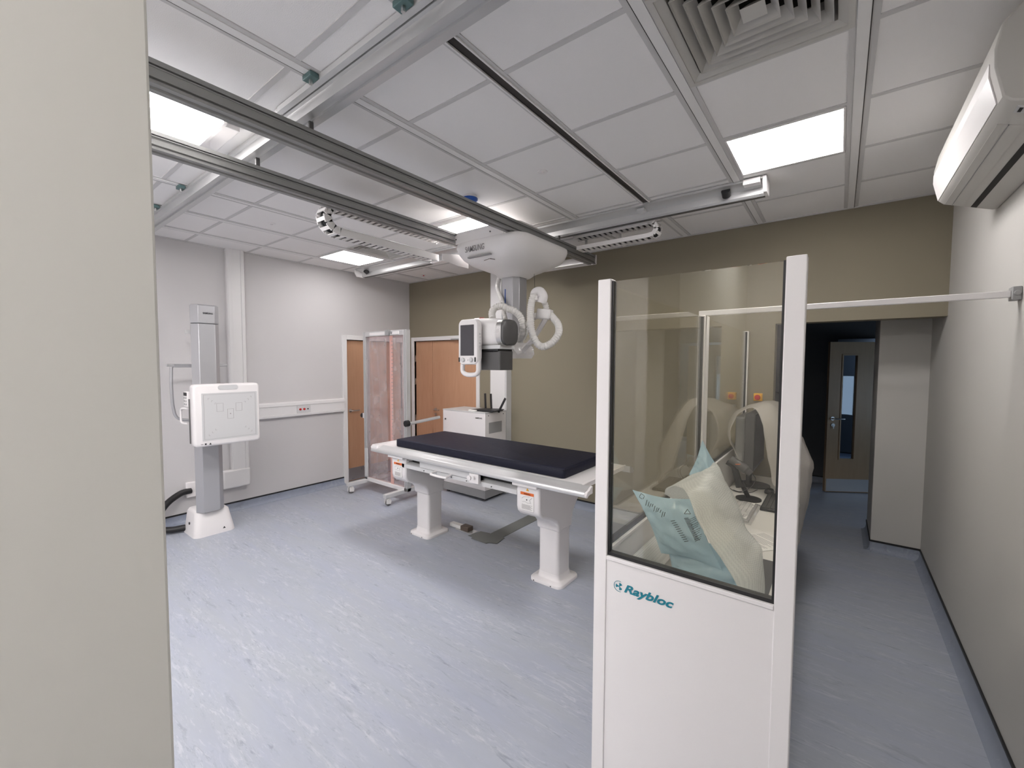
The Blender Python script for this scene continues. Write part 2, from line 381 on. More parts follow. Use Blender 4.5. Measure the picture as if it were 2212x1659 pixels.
# ------------------------------------------------------------------ ceiling light panels
def light_panel(x, y0, m, drop, label):
    t = thing('ceiling_light', (x, y0+.3, ZC), label, 'light', 'ceiling light panels'); h = .277; zb = ZC-drop
    f = MB().box(x-h, x+h, y0+.015, y0+.03, zb-.002, ZC).box(x-h, x+h, y0+.57, y0+.585, zb-.002, ZC)
    zs = zb-.002 if drop < .01 else ZC-.004
    f.box(x-h, x-h+.01, y0+.03, y0+.57, zs, ZC).box(x+h-.01, x+h, y0+.03, y0+.57, zs, ZC)
    f.build('frame', 'white', t)
    MB().box(x-h+.008, x+h-.008, y0+.028, y0+.572, zb, ZC-.001).build('diffuser', m, t)
    if drop > .01: MB().box(x-h+.05, x+h-.05, y0+.585, y0+.665, zb+.01, ZC).build('driver_box', 'white', t, bevel=.003)
light_panel(-.295, 2.73, 'lightp', .006, 'square lit ceiling panel at the right, above the clear booth')
light_panel(-4.845, 2.73, 'lightd', .006, 'square lit ceiling panel at the far left, near the left wall')
light_panel(-2.895, .33, 'lightb', .035, 'lit ceiling panel seen between the two grey bridge rails at the left')
light_panel(-2.895, 2.73, 'lightb', .035, 'lit ceiling panel mostly hidden by the white ceiling carriage')
for k, x in enumerate((-.295, -1.595, -2.895, -4.195)):  # unseen box lights added to brighten the near floor, ceiling and screen
    light_panel(x, -1.47, 'lightb', .035, ('added fill light box behind the camera, nearest the right wall', 'second added fill light box from the right wall, behind the camera', 'third added fill light box from the right wall, behind the camera', 'added fill light box behind the camera, farthest from the right wall')[k])

# ------------------------------------------------------------------ square four-way air diffusers
def diffuser(x, y, label):
    t = thing('ceiling_air_diffuser', (x, y, ZC), label, 'air vent', 'square ceiling air diffusers')
    f = MB(); a, b = .297, .235
    for (x0, x1, y0, y1) in ((-a, a, -a, -a+.02), (-a, a, a-.02, a), (-a, -a+.02, -a+.02, a-.02), (a-.02, a, -a+.02, a-.02)): f.box(x+x0, x+x1, y+y0, y+y1, ZC-.008, ZC)
    def fr(h0, z0, h1, z1, mb):
        r0 = [Vector((x+i*h0, y+j*h0, z0)) for i, j in ((-1, -1), (1, -1), (1, 1), (-1, 1))]; r1 = [Vector((x+i*h1, y+j*h1, z1)) for i, j in ((-1, -1), (1, -1), (1, 1), (-1, 1))]
        mb.loft([r0, r1], cap=False)
    fr(a-.02, ZC-.002, b+.012, ZC+.012, f); fr(b+.012, ZC+.012, b+.012, ZC+.10, f)
    f.build('frame', 'wallr', t, flat=True, solid=.002)
    for k in range(6):
        v = MB(); h = .235-.039*k
        if k < 5: fr(h, ZC-.004, h-.003, ZC+.004, v); fr(h-.003, ZC+.004, h-.030, ZC+.042, v)
        else: v.loft([[Vector((x+i*h, y+j*h, ZC+.002)) for i, j in ((-1, -1), (1, -1), (1, 1), (-1, 1))], [Vector((x+i*.012, y+j*.012, ZC+.03)) for i, j in ((-1, -1), (1, -1), (1, 1), (-1, 1))]])
        v.build('vane', 'wallr', t, flat=True, solid=.0015 if k < 5 else 0)
    d = MB(); d.box(x-.3, x+.3, y-.3, y+.3, ZC+.30, ZC+.31)
    for (x0, x1, y0, y1) in ((-.3, .3, -.3, -.295), (-.3, .3, .295, .3), (-.3, -.295, -.295, .295), (.295, .3, -.295, .295)): d.box(x+x0, x+x1, y+y0, y+y1, ZC+.02, ZC+.30)
    d.build('plenum', 'dark', t, flat=True)
diffuser(-.295, 1.83, 'large square slatted air diffuser in the ceiling at top right')
diffuser(-4.195, 3.03, 'small-looking square slatted air diffuser in the far left ceiling')

# smoke detector with blue dust cap, sprinklers
p = at(1015, 424, Z=ZC)
t = thing('smoke_detector', (p.x, p.y, ZC), 'ceiling smoke detector under a bright blue dust cap', 'smoke detector')
MB().lathe([(.0, 0), (.055, 0), (.055, -.018), (.0, -.02)], p).build('base', 'white', t)
MB().lathe([(.062, -.018), (.062, -.03), (.045, -.05), (.032, -.07), (.018, -.072), (.018, -.095), (0, -.095)], p).lathe([(.0, -.07), (.036, -.068), (.036, -.062), (0, -.06)], p).build('dust_cap', 'blue', t)
for i, (px, py, lb) in enumerate(((1172, 371, 'small white ceiling sensor disc above the table'), (587, 483, 'small white ceiling sensor disc at the far left'), (915, 594, 'small red-tinted sprinkler head above the double door'))):
    q = at(px, py, Z=ZC); t = thing('ceiling_sensor' if i < 2 else 'sprinkler_head', (q.x, q.y, ZC), lb, 'sensor' if i < 2 else 'sprinkler')
    MB().lathe([(0, 0), (.035, 0), (.033, -.004), (.0, -.006)], q).build('rose', 'white', t)
    MB().lathe([(.011, -.004), (.011, -.014), (.0, -.016)], q).build('tip', 'white' if i < 2 else 'red', t)

# ------------------------------------------------------------------ ceiling rail system
def rail_x(name, x0, x1, y0, label):
    t = thing(name, ((x0+x1)/2, y0+.04, ZC), label, 'ceiling rail', 'fixed ceiling rails')
    return t
t = rail_x('fixed_ceiling_rail', -5.45, .55, 1.07, 'nearer of the two grey fixed rails crossing the ceiling')
prof = [(1.072, ZC), (1.072, ZC-.015), (1.062, ZC-.018), (1.062, ZC-.032), (1.074, ZC-.036), (1.074, ZC-.078), (1.064, ZC-.082), (1.064, ZC-.1), (1.085, ZC-.1), (1.085, ZC-.088), (1.112, ZC-.088), (1.112, ZC-.1), (1.15, ZC-.1), (1.15, ZC)]
MB().prism(prof, 'x', -5.45, .55).build('rail_profile', 'alu', t, flat=True)
MB().box(-2.30, .5, 1.03, 1.056, ZC-.03, ZC-.004).cyl((-2.33, 1.043, ZC-.018), (-2.30, 1.043, ZC-.018), .014).build('cable_duct', 'lite', t)
def clip(x, y, lb):
    t = thing('rail_clamp', (x, y, ZC), lb, 'clamp', 'teal zinc rail clamps')
    MB().box(x-.035, x+.035, y-.04, y, ZC-.03, ZC-.008).build('bracket', 'tealm', t, bevel=.002)
    MB().cyl((x, y-.02, ZC-.05), (x, y-.02, ZC-.03), .008, n=8).build('bolt', 'steel', t)
    return t
clip(-1.27, 1.028, 'teal clamp on the near ceiling rail at the top edge'); clip(-1.92, 1.028, 'teal clamp on the near ceiling rail, left of the top one')
clip(-3.87, 1.06, 'teal clamp on the near ceiling rail seen beyond the bridge rails'); clip(-4.52, 1.06, 'leftmost teal clamp on the near ceiling rail')
t = rail_x('fixed_ceiling_rail', -5.42, -.44, 3.47, 'farther of the two grey fixed rails, open channel with white end plates')
y0 = 3.40
MB().prism([(y0, ZC-.004), (y0, ZC-.02), (y0+.012, ZC-.02), (y0+.012, ZC-.008), (y0+.10, ZC-.045), (y0+.10, ZC-.088), (y0+.115, ZC-.1), (y0+.155, ZC-.1), (y0+.155, ZC-.004)], 'x', -5.36, -.46).build('rail_profile', 'alu', t, flat=True)
MB().box(-5.36, -.46, y0+.118, y0+.152, ZC-.104, ZC-.1).build('lip_strip', 'dgrey', t, flat=True)  # dark grey strip along the underside of the rail lip
for xa in (-.46, -5.385):
    MB().prism([(y0-.004, ZC-.004), (y0-.004, ZC-.05), (y0+.03, ZC-.105), (y0+.16, ZC-.105), (y0+.16, ZC-.004)], 'x', xa, xa+.022).build('end_plate', 'white', t, bevel=.002)
MB().box(-.58, -.475, y0-.012, y0+.05, ZC-.045, ZC-.008).build('buffer_block', 'white', t, bevel=.003)
MB().cyl((-.70, y0+.045, ZC-.035), (-.70, y0+.085, ZC-.06), .03).build('stop_wheel', 'black', t)
MB().cyl((-5.2, y0+.045, ZC-.035), (-5.2, y0+.085, ZC-.06), .03).build('stop_wheel', 'black', t)
MB().box(-1.36, -1.30, y0+.03, y0+.10, ZC-.052, ZC-.03).build('joint_plate', 'lite', t)

def bridge_profile(x0):       # section in x,z ; visible face is +x
    z = 2.80
    return [(x0, z), (x0+.03, z), (x0+.034, z+.008), (x0+.05, z+.008), (x0+.054, z), (x0+.08, z), (x0+.08, z+.012), (x0+.066, z+.013), (x0+.066, z+.022), (x0+.076, z+.024), (x0+.076, z+.058), (x0+.08, z+.06), (x0+.08, z+.064), (x0+.066, z+.065), (x0+.066, z+.070), (x0+.08, z+.071), (x0+.08, z+.09), (x0, z+.09)]
t = thing('bridge_rails', (-2.4, 2.3, 2.85), 'pair of long grey bridge rails running from the left edge towards the olive wall', 'rail')
MB().prism(bridge_profile(-2.15), 'y', -.3, 4.12).build('rail', 'alud', t, flat=True)
MB().prism(bridge_profile(-2.78), 'y', -.3, 4.12).build('rail', 'alud', t, flat=True)
MB().box(-2.79, -2.06, 4.12, 4.13, 2.797, 2.895).build('end_plate', 'white', t, bevel=.002)
MB().prism([(4.02, 2.80), (4.12, 2.80), (4.12, 2.84), (4.10, 2.84), (4.10, 2.81), (4.02, 2.81)], 'x', -2.70, -2.15).build('cross_channel', 'white', t, flat=True)
for xx in (-2.12, -2.74):
    for yy in (1.11, 3.47): MB().box(xx-.008, xx+.008, yy-.012, yy+.012, 2.89, 2.95).build('trolley', 'dgrey', t, bevel=.004)

# ------------------------------------------------------------------ carriage with column and tube head
t = thing('ceiling_tube_carriage', (-2.4, 3.1, 2.8), 'white ceiling-hung x-ray carriage with silver column, tube head, control screen and hoses', 'x-ray unit')
cx, cy = -2.37, 3.09
rings = [ringz(cx, cy, .365, .395, .12, 2.796), ringz(cx, cy, .38, .41, .14, 2.785), ringz(cx, cy, .385, .415, .15, 2.755), ringz(cx, cy, .375, .41, .17, 2.71), ringz(cx, cy, .35, .385, .18, 2.665),
         ringz(cx-.01, cy, .295, .33, .18, 2.625), ringz(cx-.01, cy+.02, .22, .25, .16, 2.59), ringz(cx-.02, cy+.05, .155, .18, .12, 2.567), ringz(cx-.025, cy+.06, .135, .14, .09, 2.545), ringz(cx-.03, cy+.06, .12, .12, .06, 2.535)]
MB().loft([r for r in rings]).build('carriage_cover', 'white2', t, angle=50)
MB().loft([ringz(-2.40, 3.13, .23, .23, .06, 2.796), ringz(-2.40, 3.13, .23, .23, .06, 2.955), ringz(-2.40, 3.13, .215, .215, .05, 2.965)]).build('top_cover', 'white2', t, angle=45)
MB().box(-2.70, -2.16, 2.69, 2.70, 2.79, 2.885).build('front_plate', 'white2', t, bevel=.002)
for xs, zs in ((-2.69, 2.83), (-2.69, 2.87), (-2.30, 2.83)): MB().cyl((xs, 2.684, zs), (xs, 2.69, zs), .006, n=8).build('screw', 'dgrey', t)
text('lettering', 'SAMSUNG', (-2.565, 2.672, 2.695), .068, (1, 0, 0), (0, 0, 1), 'ink2', t, bold=.0006, width=.215)
MB().box(-2.55, -2.30, 2.684, 2.71, 2.648, 2.657).build('trim_line', 'grey', t)
q = at(1075, 586, Y=2.80)
MB().obox((-2.36, 2.752, 2.632), (.12, .006, .003), (1, .0, .12), (0, 1, .7), (-.12, -.7, 1)).obox((-2.36, 2.752, 2.632), (.12, .006, .003), (1, .0, -.25), (0, 1, .7), (.25, -.7, 1)).build('centre_mark', 'brown', t)
ccx, ccy = -2.42, 3.17
def octo(a, b, cx_, cy_, z, ch=.045): return [Vector((cx_+x, cy_+y, z)) for x, y in ((-a+ch, -b), (a-ch, -b), (a, -b+ch), (a, b-ch), (a-ch, b), (-a+ch, b), (-a, b-ch), (-a, -b+ch))]
MB().loft([octo(.105, .10, ccx, ccy, 2.02), octo(.105, .10, ccx, ccy, 2.56)]).build('column', 'silver', t, bevel=.004)
MB().box(-2.447, -2.439, 3.066, 3.071, 2.25, 2.43).build('blue_stripe', 'blue', t)
MB().loft([octo(.085, .08, ccx, ccy, 1.86), octo(.085, .08, ccx, ccy, 2.03)]).build('inner_column', 'lite', t, bevel=.004)
MB().loft([ringz(-2.36, 3.05, .12, .20, .06, 1.80), ringz(-2.36, 3.05, .14, .22, .07, 1.84), ringz(-2.36, 3.05, .13, .21, .07, 1.90), ringz(-2.38, 3.1, .10, .15, .05, 1.94)]).build('swivel_arm', 'white2', t, angle=50)
# tube housing (axis along x)
def rx(cy_, cz_, hy, hz, rad, x): return [Vector((x, a, b)) for a, b in rrect(cy_, cz_, hy, hz, rad, 6)]
MB().loft([rx(2.69, 2.00, .07, .075, .05, -2.50), rx(2.69, 2.005, .10, .10, .06, -2.46), rx(2.69, 2.01, .115, .115, .07, -2.36), rx(2.69, 2.005, .11, .112, .07, -2.20), rx(2.69, 2.0, .10, .105, .07, -2.15)]).build('tube_housing', 'white2', t, angle=50)
MB().loft([rx(2.69, 2.0, .102, .106, .07, -2.155), rx(2.69, 2.0, .102, .106, .07, -2.105)]).build('chrome_band', 'steel', t, angle=60)
MB().loft([rx(2.69, 2.0, .099, .103, .068, -2.106), rx(2.69, 2.0, .097, .10, .066, -2.085), rx(2.69, 2.0, .08, .085, .06, -2.075)]).build('end_cap', 'dgrey', t, angle=50)
MB().lathe([(0, 0), (.022, 0), (.022, .02), (.0, .022)], (-2.40, 2.70, 2.115)).build('emergency_button', 'red', t)
MB().box(-2.36, -2.12, 2.60, 2.79, 1.868, 1.90).build('collimator_mount', 'lite', t, bevel=.004)
MB().box(-2.33, -2.14, 2.60, 2.78, 1.845, 1.868).build('mount_gap', 'black', t)
MB().loft([ringz(-2.235, 2.685, .115, .085, .012, 1.70), ringz(-2.235, 2.685, .115, .085, .012, 1.852)]).build('collimator', 'dgrey', t)
MB().box(-2.352, -2.315, 2.596, 2.775, 1.698, 1.855).build('collimator_side', 'white2', t, bevel=.004)
# control screen facing the room
y = 2.50
def ry(cx_, cz_, hx, hz, rad, yy, n=8): return [Vector((a, yy, b)) for a, b in rrect(cx_, cz_, hx, hz, rad, n)]
MB().loft([ry(-2.375, 1.925, .100, .175, .04, y+.002), ry(-2.375, 1.925, .107, .182, .045, y+.012), ry(-2.375, 1.925, .107, .182, .045, y+.045), ry(-2.375, 1.925, .09, .16, .04, y+.07)]).build('console_body', 'white', t, angle=50)
MB().box(-2.455, -2.308, y-.002, y+.006, 1.815, 2.062).build('console_screen', 'screen', t, bevel=.003)
for xx in (-2.425, -2.335):
    MB().lathe([(0, 0), (.017, 0), (.019, -.008), (.015, -.014), (0, -.014)], (xx, y+.002, 1.782), 'y').build('console_knob', 'lite', t)
MB().lathe([(0, 0), (.008, 0), (.008, -.006), (0, -.006)], (-2.38, y+.002, 1.782), 'y').build('console_knob', 'white', t)
for xx in (-2.468, -2.293): MB().box(xx-.005, xx+.005, y-.004, y+.012, 1.765, 1.802).build('console_slot', 'black', t)
for k in range(6): MB().box(-2.2685, -2.262, y+.02, y+.035, 1.86+.024*k, 1.872+.024*k).build('side_key', 'lite', t, bevel=.002)
hp = [(-2.455, y+.03, 1.77), (-2.46, y+.03, 1.72), (-2.455, y+.03, 1.685), (-2.425, y+.03, 1.665), (-2.375, y+.028, 1.66), (-2.315, y+.03, 1.665), (-2.29, y+.03, 1.685), (-2.285, y+.03, 1.72), (-2.285, y+.03, 1.78)]
MB().tube(spline(hp, 8), .019, 12).build('console_handle', 'white', t)
MB().box(-2.42, -2.33, y+.06, 2.62, 1.90, 2.02).build('console_bracket', 'white2', t, bevel=.008)
# arm and elbow fittings right of the column
A = lambda px, py, Y: at(px, py, Y=Y)
MB().tube([A(1122, 764, 3.05), A(1150, 735, 3.05), A(1172, 700, 3.05), A(1183, 680, 3.05)], [.03, .026, .026, .03], 4).build('support_arm', 'white2', t, bevel=.004)
q = A(1177, 679, 3.05); MB().obox(q, (.12, .09, .085), (1, .2, -.1), (-.2, 1, 0), (.1, 0, 1)).build('hose_block', 'white2', t, bevel=.01)
MB().tube(spline([A(1157, 650, 2.98), A(1156, 634, 2.98), A(1166, 630, 2.99), A(1173, 640, 3.0), A(1170, 654, 3.0)], 6), .040, 16).build('hose_elbow', 'white2', t)
MB().loft([ringz(-2.44, 2.72, .045, .05, .02, 2.10), ringz(-2.44, 2.72, .05, .055, .025, 2.12), ringz(-2.44, 2.72, .035, .04, .02, 2.135)]).build('hose_socket', 'white2', t)
def corr_hose(pts, r, depth=.13): 
    m_ = MB(); hose(m_, pts, r, depth=depth); return m_.build('hose', 'hose', t, angle=80)
corr_hose([A(1064, 689, 2.72), A(1063, 675, 2.75), A(1070, 665, 2.78), A(1085, 661, 2.8), A(1097, 667, 2.82), A(1110, 671, 2.84), A(1124, 685, 2.86), A(1130, 705, 2.88), A(1129, 722, 2.9), A(1122, 734, 2.94)], .030)
corr_hose([A(1154, 636, 2.96), A(1148, 655, 2.94), A(1146, 690, 2.9), A(1151, 725, 2.9), A(1168, 748, 2.93), A(1190, 742, 2.96), A(1206, 722, 3.0), A(1206, 702, 3.04), A(1196, 688, 3.06), A(1187, 678, 3.07)], .031)
corr_hose([A(1170, 645, 3.02), A(1177, 655, 3.05), A(1180, 668, 3.06), A(1177, 678, 3.06)], .026)
corr_hose([A(1168, 680, 3.03), A(1155, 684, 3.03), A(1143, 697, 3.02), A(1136, 715, 3.0), A(1128, 732, 2.98)], .028)
corr_hose([(-2.56, 3.12, 2.56), (-2.55, 3.09, 2.45), A(1084, 650, 3.02), A(1087, 668, 2.98), A(1092, 690, 2.95)], .020)
MB().tube([A(1154, 592, 3.1), A(1155, 620, 3.05), A(1156, 632, 3.0)], .0015, 6).build('suspension_wire', 'wirebk', t)
wp = [[A(1088+i*11, 728+j*9+ (3 if (i+j) % 2 else 0), 2.84+.03*((i*j) % 3)+.2*(i/6)) for i in range(7)] for j in range(5)]
MB().grid(wp).build('film_cover', 'clearfilm', t, sub=1)

# ------------------------------------------------------------------ cable chains
def chain(label, path, width_dir, w, h, loc, n_up):
    t = thing('cable_chain', loc, label, 'cable chain', 'white drag chains')
    wd = Vector(width_dir).normalized()
    p = resample(path, .052)
    for a, b in zip(p, p[1:]):
        c = (a+b)/2; d = (b-a).normalized(); u = wd.cross(d).normalized(); L = .052
        m_ = MB()
        for s in (-1, 1): m_.obox(c+wd*s*(w/2-.005), (L*1.02, .009, h), d, wd, u)
        for s in (-1, 1): m_.obox(c+u*s*(h/2-.003), (L*.48, w-.012, .006), d, wd, u)
        m_.build('link', 'white2', t, flat=True)
    cb = MB()
    for k in (-1, 0, 1): cb.tube([q+wd*k*w*.25 for q in p], .011, 8)
    cb.build('inner_cable', 'wirebk', t)
    return t
xc = -2.90
pts = [Vector((xc, 2.70, 2.90)), Vector((xc, 1.72, 2.90))]
pth = [Vector((xc, 2.70-.02*k, 2.865)) for k in range(49)]
for k in range(1, 20):
    a = math.pi*k/20; pth.append(Vector((xc, 1.70-.105*math.sin(a), 2.775+.09*math.cos(a))))
pth += [Vector((xc, 1.72+.02*k, 2.685)) for k in range(48)]
chain('white drag chain looped left of the carriage beside the bridge rail', pth, (1, 0, 0), .11, .055, (xc, 2.2, 2.8), 0)
yc = 3.66
pth = [Vector((-2.05+.02*k, yc, 2.955)) for k in range(37)]
for k in range(1, 14):
    a = math.pi*k/14; pth.append(Vector((-1.31+.055*math.sin(a), yc, 2.90+.055*math.cos(a))))
pth += [Vector((-1.33-.02*k, yc, 2.845)) for k in range(37)]
chain('white drag chain lying behind the far ceiling rail above the olive wall', pth, (0, 1, 0), .115, .036, (-1.8, yc, 2.9), 0)
t = thing('chain_tray', (-1.9, 3.77, 2.9), 'shallow white metal tray beside the drag chain at the far rail', 'tray')
MB().box(-2.06, -1.55, 3.725, 3.825, 2.855, 2.86).box(-2.06, -1.55, 3.82, 3.825, 2.86, 2.885).box(-2.06, -1.55, 3.722, 3.726, 2.86, 2.885).build('tray', 'white', t, flat=True)
for xx in (-2.0, -1.65): MB().box(xx-.01, xx+.01, 3.77, 3.78, 2.86, ZC).build('hanger', 'lite', t)
t = thing('chain_bracket', (-2.8, 2.75, 2.75), 'white flat bracket joining the left drag chain to the carriage', 'bracket')
MB().prism([(2.62, 2.66), (2.62, 2.71), (2.80, 2.74), (2.95, 2.74), (2.95, 2.64), (2.80, 2.64)], 'x', -2.80, -2.79).build('plate', 'white', t, flat=True)
MB().box(-2.95, -2.79, 2.62, 2.68, 2.648, 2.655).build('foot', 'white', t)

# ------------------------------------------------------------------ doors
def lever(mb, c, ux, out, L=.12):
    c = Vector(c); ux = Vector(ux); out = Vector(out)
    mb.cyl(c, c+out*.01, .026); mb.tube([c, c+out*.045, c+out*.05+ux*.012, c+out*.05+ux*L], .009, 10)
# double door in the olive wall
f = MB().box(-5.56, -5.50, YB-.02, YB+.16, 0, 2.16).box(-4.13, -4.068, YB-.02, YB+.16, 0, 2.16).box(-5.50, -4.13, YB-.02, YB+.16, 2.10, 2.16)
d1 = struct('door_1', f, 'trim', 'white-framed pair of maple doors in the olive wall', bevel=.003)
MB().box(-5.497, -5.104, YB+.03, YB+.075, .01, 2.095).build('door_leaf', 'wood', d1, bevel=.002)
MB().box(-5.098, -4.133, YB+.03, YB+.075, .01, 2.095).build('door_leaf', 'wood', d1, bevel=.002)
h_ = MB(); lever(h_, (-5.03, YB+.03, 1.02), (1, 0, 0), (0, -1, 0)); h_.cyl((-5.03, YB+.022, .94), (-5.03, YB+.03, .94), .024); h_.build('door_handle', 'steel', d1)
for z in (1.82, 1.45, .85, .25): MB().box(-5.503, -5.488, YB+.008, YB+.03, z-.05, z+.05).build('hinge', 'steel', d1)
MB().box(-4.62, -4.30, YB-.045, YB+.02, 2.095, 2.115).box(-4.28, -4.14, YB-.04, YB+.03, 2.0, 2.06).build('door_closer', 'grey', d1, bevel=.003)
sp = MB(); random.seed(3); xs_ = [-3.17+.05*k for k in range(12)]
top_ = [(x_, .60+random.uniform(.0, .035)-.006*k) for k, x_ in enumerate(xs_)]; bot_ = [(x_, .585+random.uniform(-.03, 0)-.008*k) for k, x_ in enumerate(xs_)]
sp.prism(top_+bot_[::-1], 'y', YB-.0012, YB); sp.build('scuffed_paint', 'lite', bpy.data.objects['wall_back'], flat=True)
# single door in the left wall
f = MB().box(XL-.15, XL+.02, 3.335, 3.40, 0, 2.145).box(XL-.15, XL+.02, 4.38, 4.445, 0, 2.145).box(XL-.15, XL+.02, 3.40, 4.38, 2.08, 2.145)
d2 = struct('door_2', f, 'trim', 'white-framed maple door in the left wall', bevel=.003)
MB().box(XL-.075, XL-.03, 3.403, 4.377, .01, 2.075).build('door_leaf', 'wood', d2, bevel=.002)
h_ = MB(); lever(h_, (XL-.03, 3.47, 1.05), (0, 1, 0), (1, 0, 0)); h_.build('door_handle', 'steel', d2)
MB().box(XL-.03, XL-.028, 3.42, 4.36, .02, .20).build('kick_plate', 'steel', d2)
# pale door standing open in the passage
a = Vector((-.107, 7.2, 0)); u = Vector((.478, .30, 0)).normalized(); n = Vector((-u.y, u.x, 0)); Wd = .92
d3 = MB()
def slab(mb, s0, s1, z0, z1, t0=0, t1=.045, m=0):
    c = a+u*((s0+s1)/2)+n*((t0+t1)/2)+Vector((0, 0, (z0+z1)/2)); return mb.obox(c, (s1-s0, t1-t0, z1-z0), u, n, (0, 0, 1), m)
for s0, s1, z0, z1 in ((0, .17, .01, 2.06), (.35, Wd, .01, 2.06), (.17, .35, .01, .47), (.17, .35, 1.88, 2.06)): slab(d3, s0, s1, z0, z1)
d3 = struct('door_3', d3, 'wood2', 'pale ash door with narrow vision pane standing open in the passage', flat=True)
gsm = MB(); slab(gsm, .17, .35, .47, 1.88, .02, .026); gsm.build('vision_pane', 'doorglass', d3, flat=True)
bd = MB()
for s0, s1, z0, z1 in ((.155, .172, .455, 1.895), (.348, .365, .455, 1.895), (.172, .348, .455, .472), (.172, .348, 1.878, 1.895)): slab(bd, s0, s1, z0, z1, -.008, 0)
bd.build('glazing_bead', 'wood2', d3, flat=True)
kp = MB(); slab(kp, .015, Wd-.02, .02, .19, -.002, 0); kp.build('kick_plate', 'alu', d3, flat=True)
h_ = MB(); lever(h_, a+u*.06+Vector((0, 0, 1.02)), u, -n, .13); hc = a+u*.07+Vector((0, 0, .93)); h_.cyl(hc, hc-n*.01, .024); h_.obox(hc-n*.02+Vector((.0, 0, -.02)), (.01, .002, .05), u, n, (0, 0, 1)); h_.build('door_handle', 'steel', d3)

# ------------------------------------------------------------------ trunking
t = thing('cable_trunking', (XL, 2.0, 1.6), 'tall white cable trunking dropping down the left wall with a bottom elbow', 'trunking')
vp = [(XL, 1.90), (XL+.045, 1.90), (XL+.06, 1.912), (XL+.064, 1.945), (XL+.056, 1.947), (XL+.056, 2.04), (XL+.064, 2.042), (XL+.06, 2.073), (XL+.045, 2.085), (XL, 2.085)]
MB().prism(vp, 'z', .50, ZC).build('vertical_run', 'trunk', t)
MB().box(XL, XL+.068, 1.80, 2.09, .285, .50).build('elbow', 'trunk', t, bevel=.02, seg=4)
MB().prism([(XL, .30), (XL+.045, .30), (XL+.06, .315), (XL+.06, .44), (XL+.045, .455), (XL, .455)], 'y', 1.56, 1.80).build('horizontal_run', 'trunk', t)
t = thing('dado_trunking', (XL, 2.7, 1.15), 'horizontal white dado trunking on the left wall between tall trunking and door', 'trunking')
MB().prism([(XL, 1.05), (XL+.035, 1.05), (XL+.055, 1.06), (XL+.058, 1.085), (XL+.05, 1.088), (XL+.05, 1.195), (XL+.058, 1.198), (XL+.055, 1.23), (XL+.03, 1.245), (XL, 1.245)], 'y', 2.087, 3.334).build('run', 'trunk', t)
MB().box(XL+.05, XL+.056, 2.66, 2.84, 1.092, 1.19).build('socket_plate', 'lite', t, bevel=.002)
for yy, mm in ((2.70, 'red'), (2.752, 'red'), (2.80, 'ink')): MB().cyl((XL+.056, yy, 1.14), (XL+.066, yy, 1.14), .014 if mm == 'red' else .008).build('socket', mm, t)
t = thing('wall_trunking', (-3.63, YB, 1.5), 'wide floor-to-ceiling pale grey trunking on the olive wall behind the tube', 'trunking')
MB().box(-3.785, -3.50, YB-.11, YB, 0, ZC).build('trunk', 'lite', t, bevel=.004)
MB().box(-3.77, -3.52, YB-.116, YB-.11, .02, ZC-.02).build('lid', 'trunk', t, bevel=.002)

# ------------------------------------------------------------------ wall stand with detector
t = thing('detector_wall_stand', (-5.15, 1.5, 0), 'silver free-standing detector column with white square detector plate', 'x-ray stand')
def colring(z, g=0): return [Vector((x, y_, z)) for x, y_ in ((-5.20, 1.45-g), (-5.035-g, 1.392-g), (-4.96+g, 1.437), (-4.96+g, 1.577), (-5.01, 1.625+g), (-5.20, 1.60+g))]
MB().loft([colring(.25), colring(2.13)]).build('column', 'silver', t, bevel=.004)
MB().loft([colring(2.135, .002), colring(2.305, .002), [Vector((v.x*.998-.01, v.y, 2.318)) for v in colring(2.3, -.01)]]).build('column_cap', 'silver', t, bevel=.004)
text('lettering', 'SAMSUNG', (-4.954, 1.475, 2.225), .022, (0, 1, 0), (0, 0, 1), 'ink', t, bold=.0004, width=.085)
MB().loft([ringz(-5.17, 1.54, .185, .185, .06, 0), ringz(-5.17, 1.54, .183, .18, .06, .03), ringz(-5.165, 1.53, .155, .15, .06, .23), ringz(-5.16, 1.52, .13, .13, .05, .255), ringz(-5.15, 1.515, .11, .11, .04, .26)]).build('base_cover', 'white', t, angle=55)
MB().cyl((-5.165, 1.375, .12), (-5.165, 1.362, .12), .013, n=14).build('base_plug', 'black', t)
MB().prism([(1.60, .035), (1.63, .035), (1.615, .06)], 'x', -4.992, -4.988).build('warning_mark', 'ink', t)
# detector plate (faces +x)
y0, y1, z0, z1 = 1.305, 1.87, .955, 1.545; X0, X1 = -4.80, -4.70
def rxr(hy, hz, rad, x): return [Vector((x, a_, b_)) for a_, b_ in rrect((y0+y1)/2, (z0+z1)/2, hy, hz, rad, 6)]
hy, hz = (y1-y0)/2, (z1-z0)/2
MB().loft([rxr(hy-.02, hz-.02, .03, X0-.03), rxr(hy, hz, .035, X0), rxr(hy, hz, .035, X1-.02), rxr(hy-.006, hz-.006, .035, X1-.006), rxr(hy-.018, hz-.018, .03, X1)]).build('detector_housing', 'white', t, angle=55)
MB().box(X1, X1+.0015, y0+.062, y1-.028, z0+.055, z1-.085).build('detector_face', 'lite', t)
ln = MB(); fx = X1+.002
def frame_line(ya, yb, za, zb, w=.0016):
    for (a_, b_, c_, d_) in ((ya, yb, za, za+w), (ya, yb, zb-w, zb), (ya, ya+w, za, zb), (yb-w, yb, za, zb)): ln.box(fx-.0006, fx+.0004, a_, b_, c_, d_)
ym, zm = (y0+y1)/2+.017, (z0+z1)/2-.015
frame_line(ym-.222, ym+.222, zm-.212, zm+.212); 
frame_line(ym-.118, ym-.062, zm+.045, zm+.125); frame_line(ym+.045, ym+.10, zm+.04, zm+.12); frame_line(ym-.028, ym+.025, zm-.03, zm+.065)
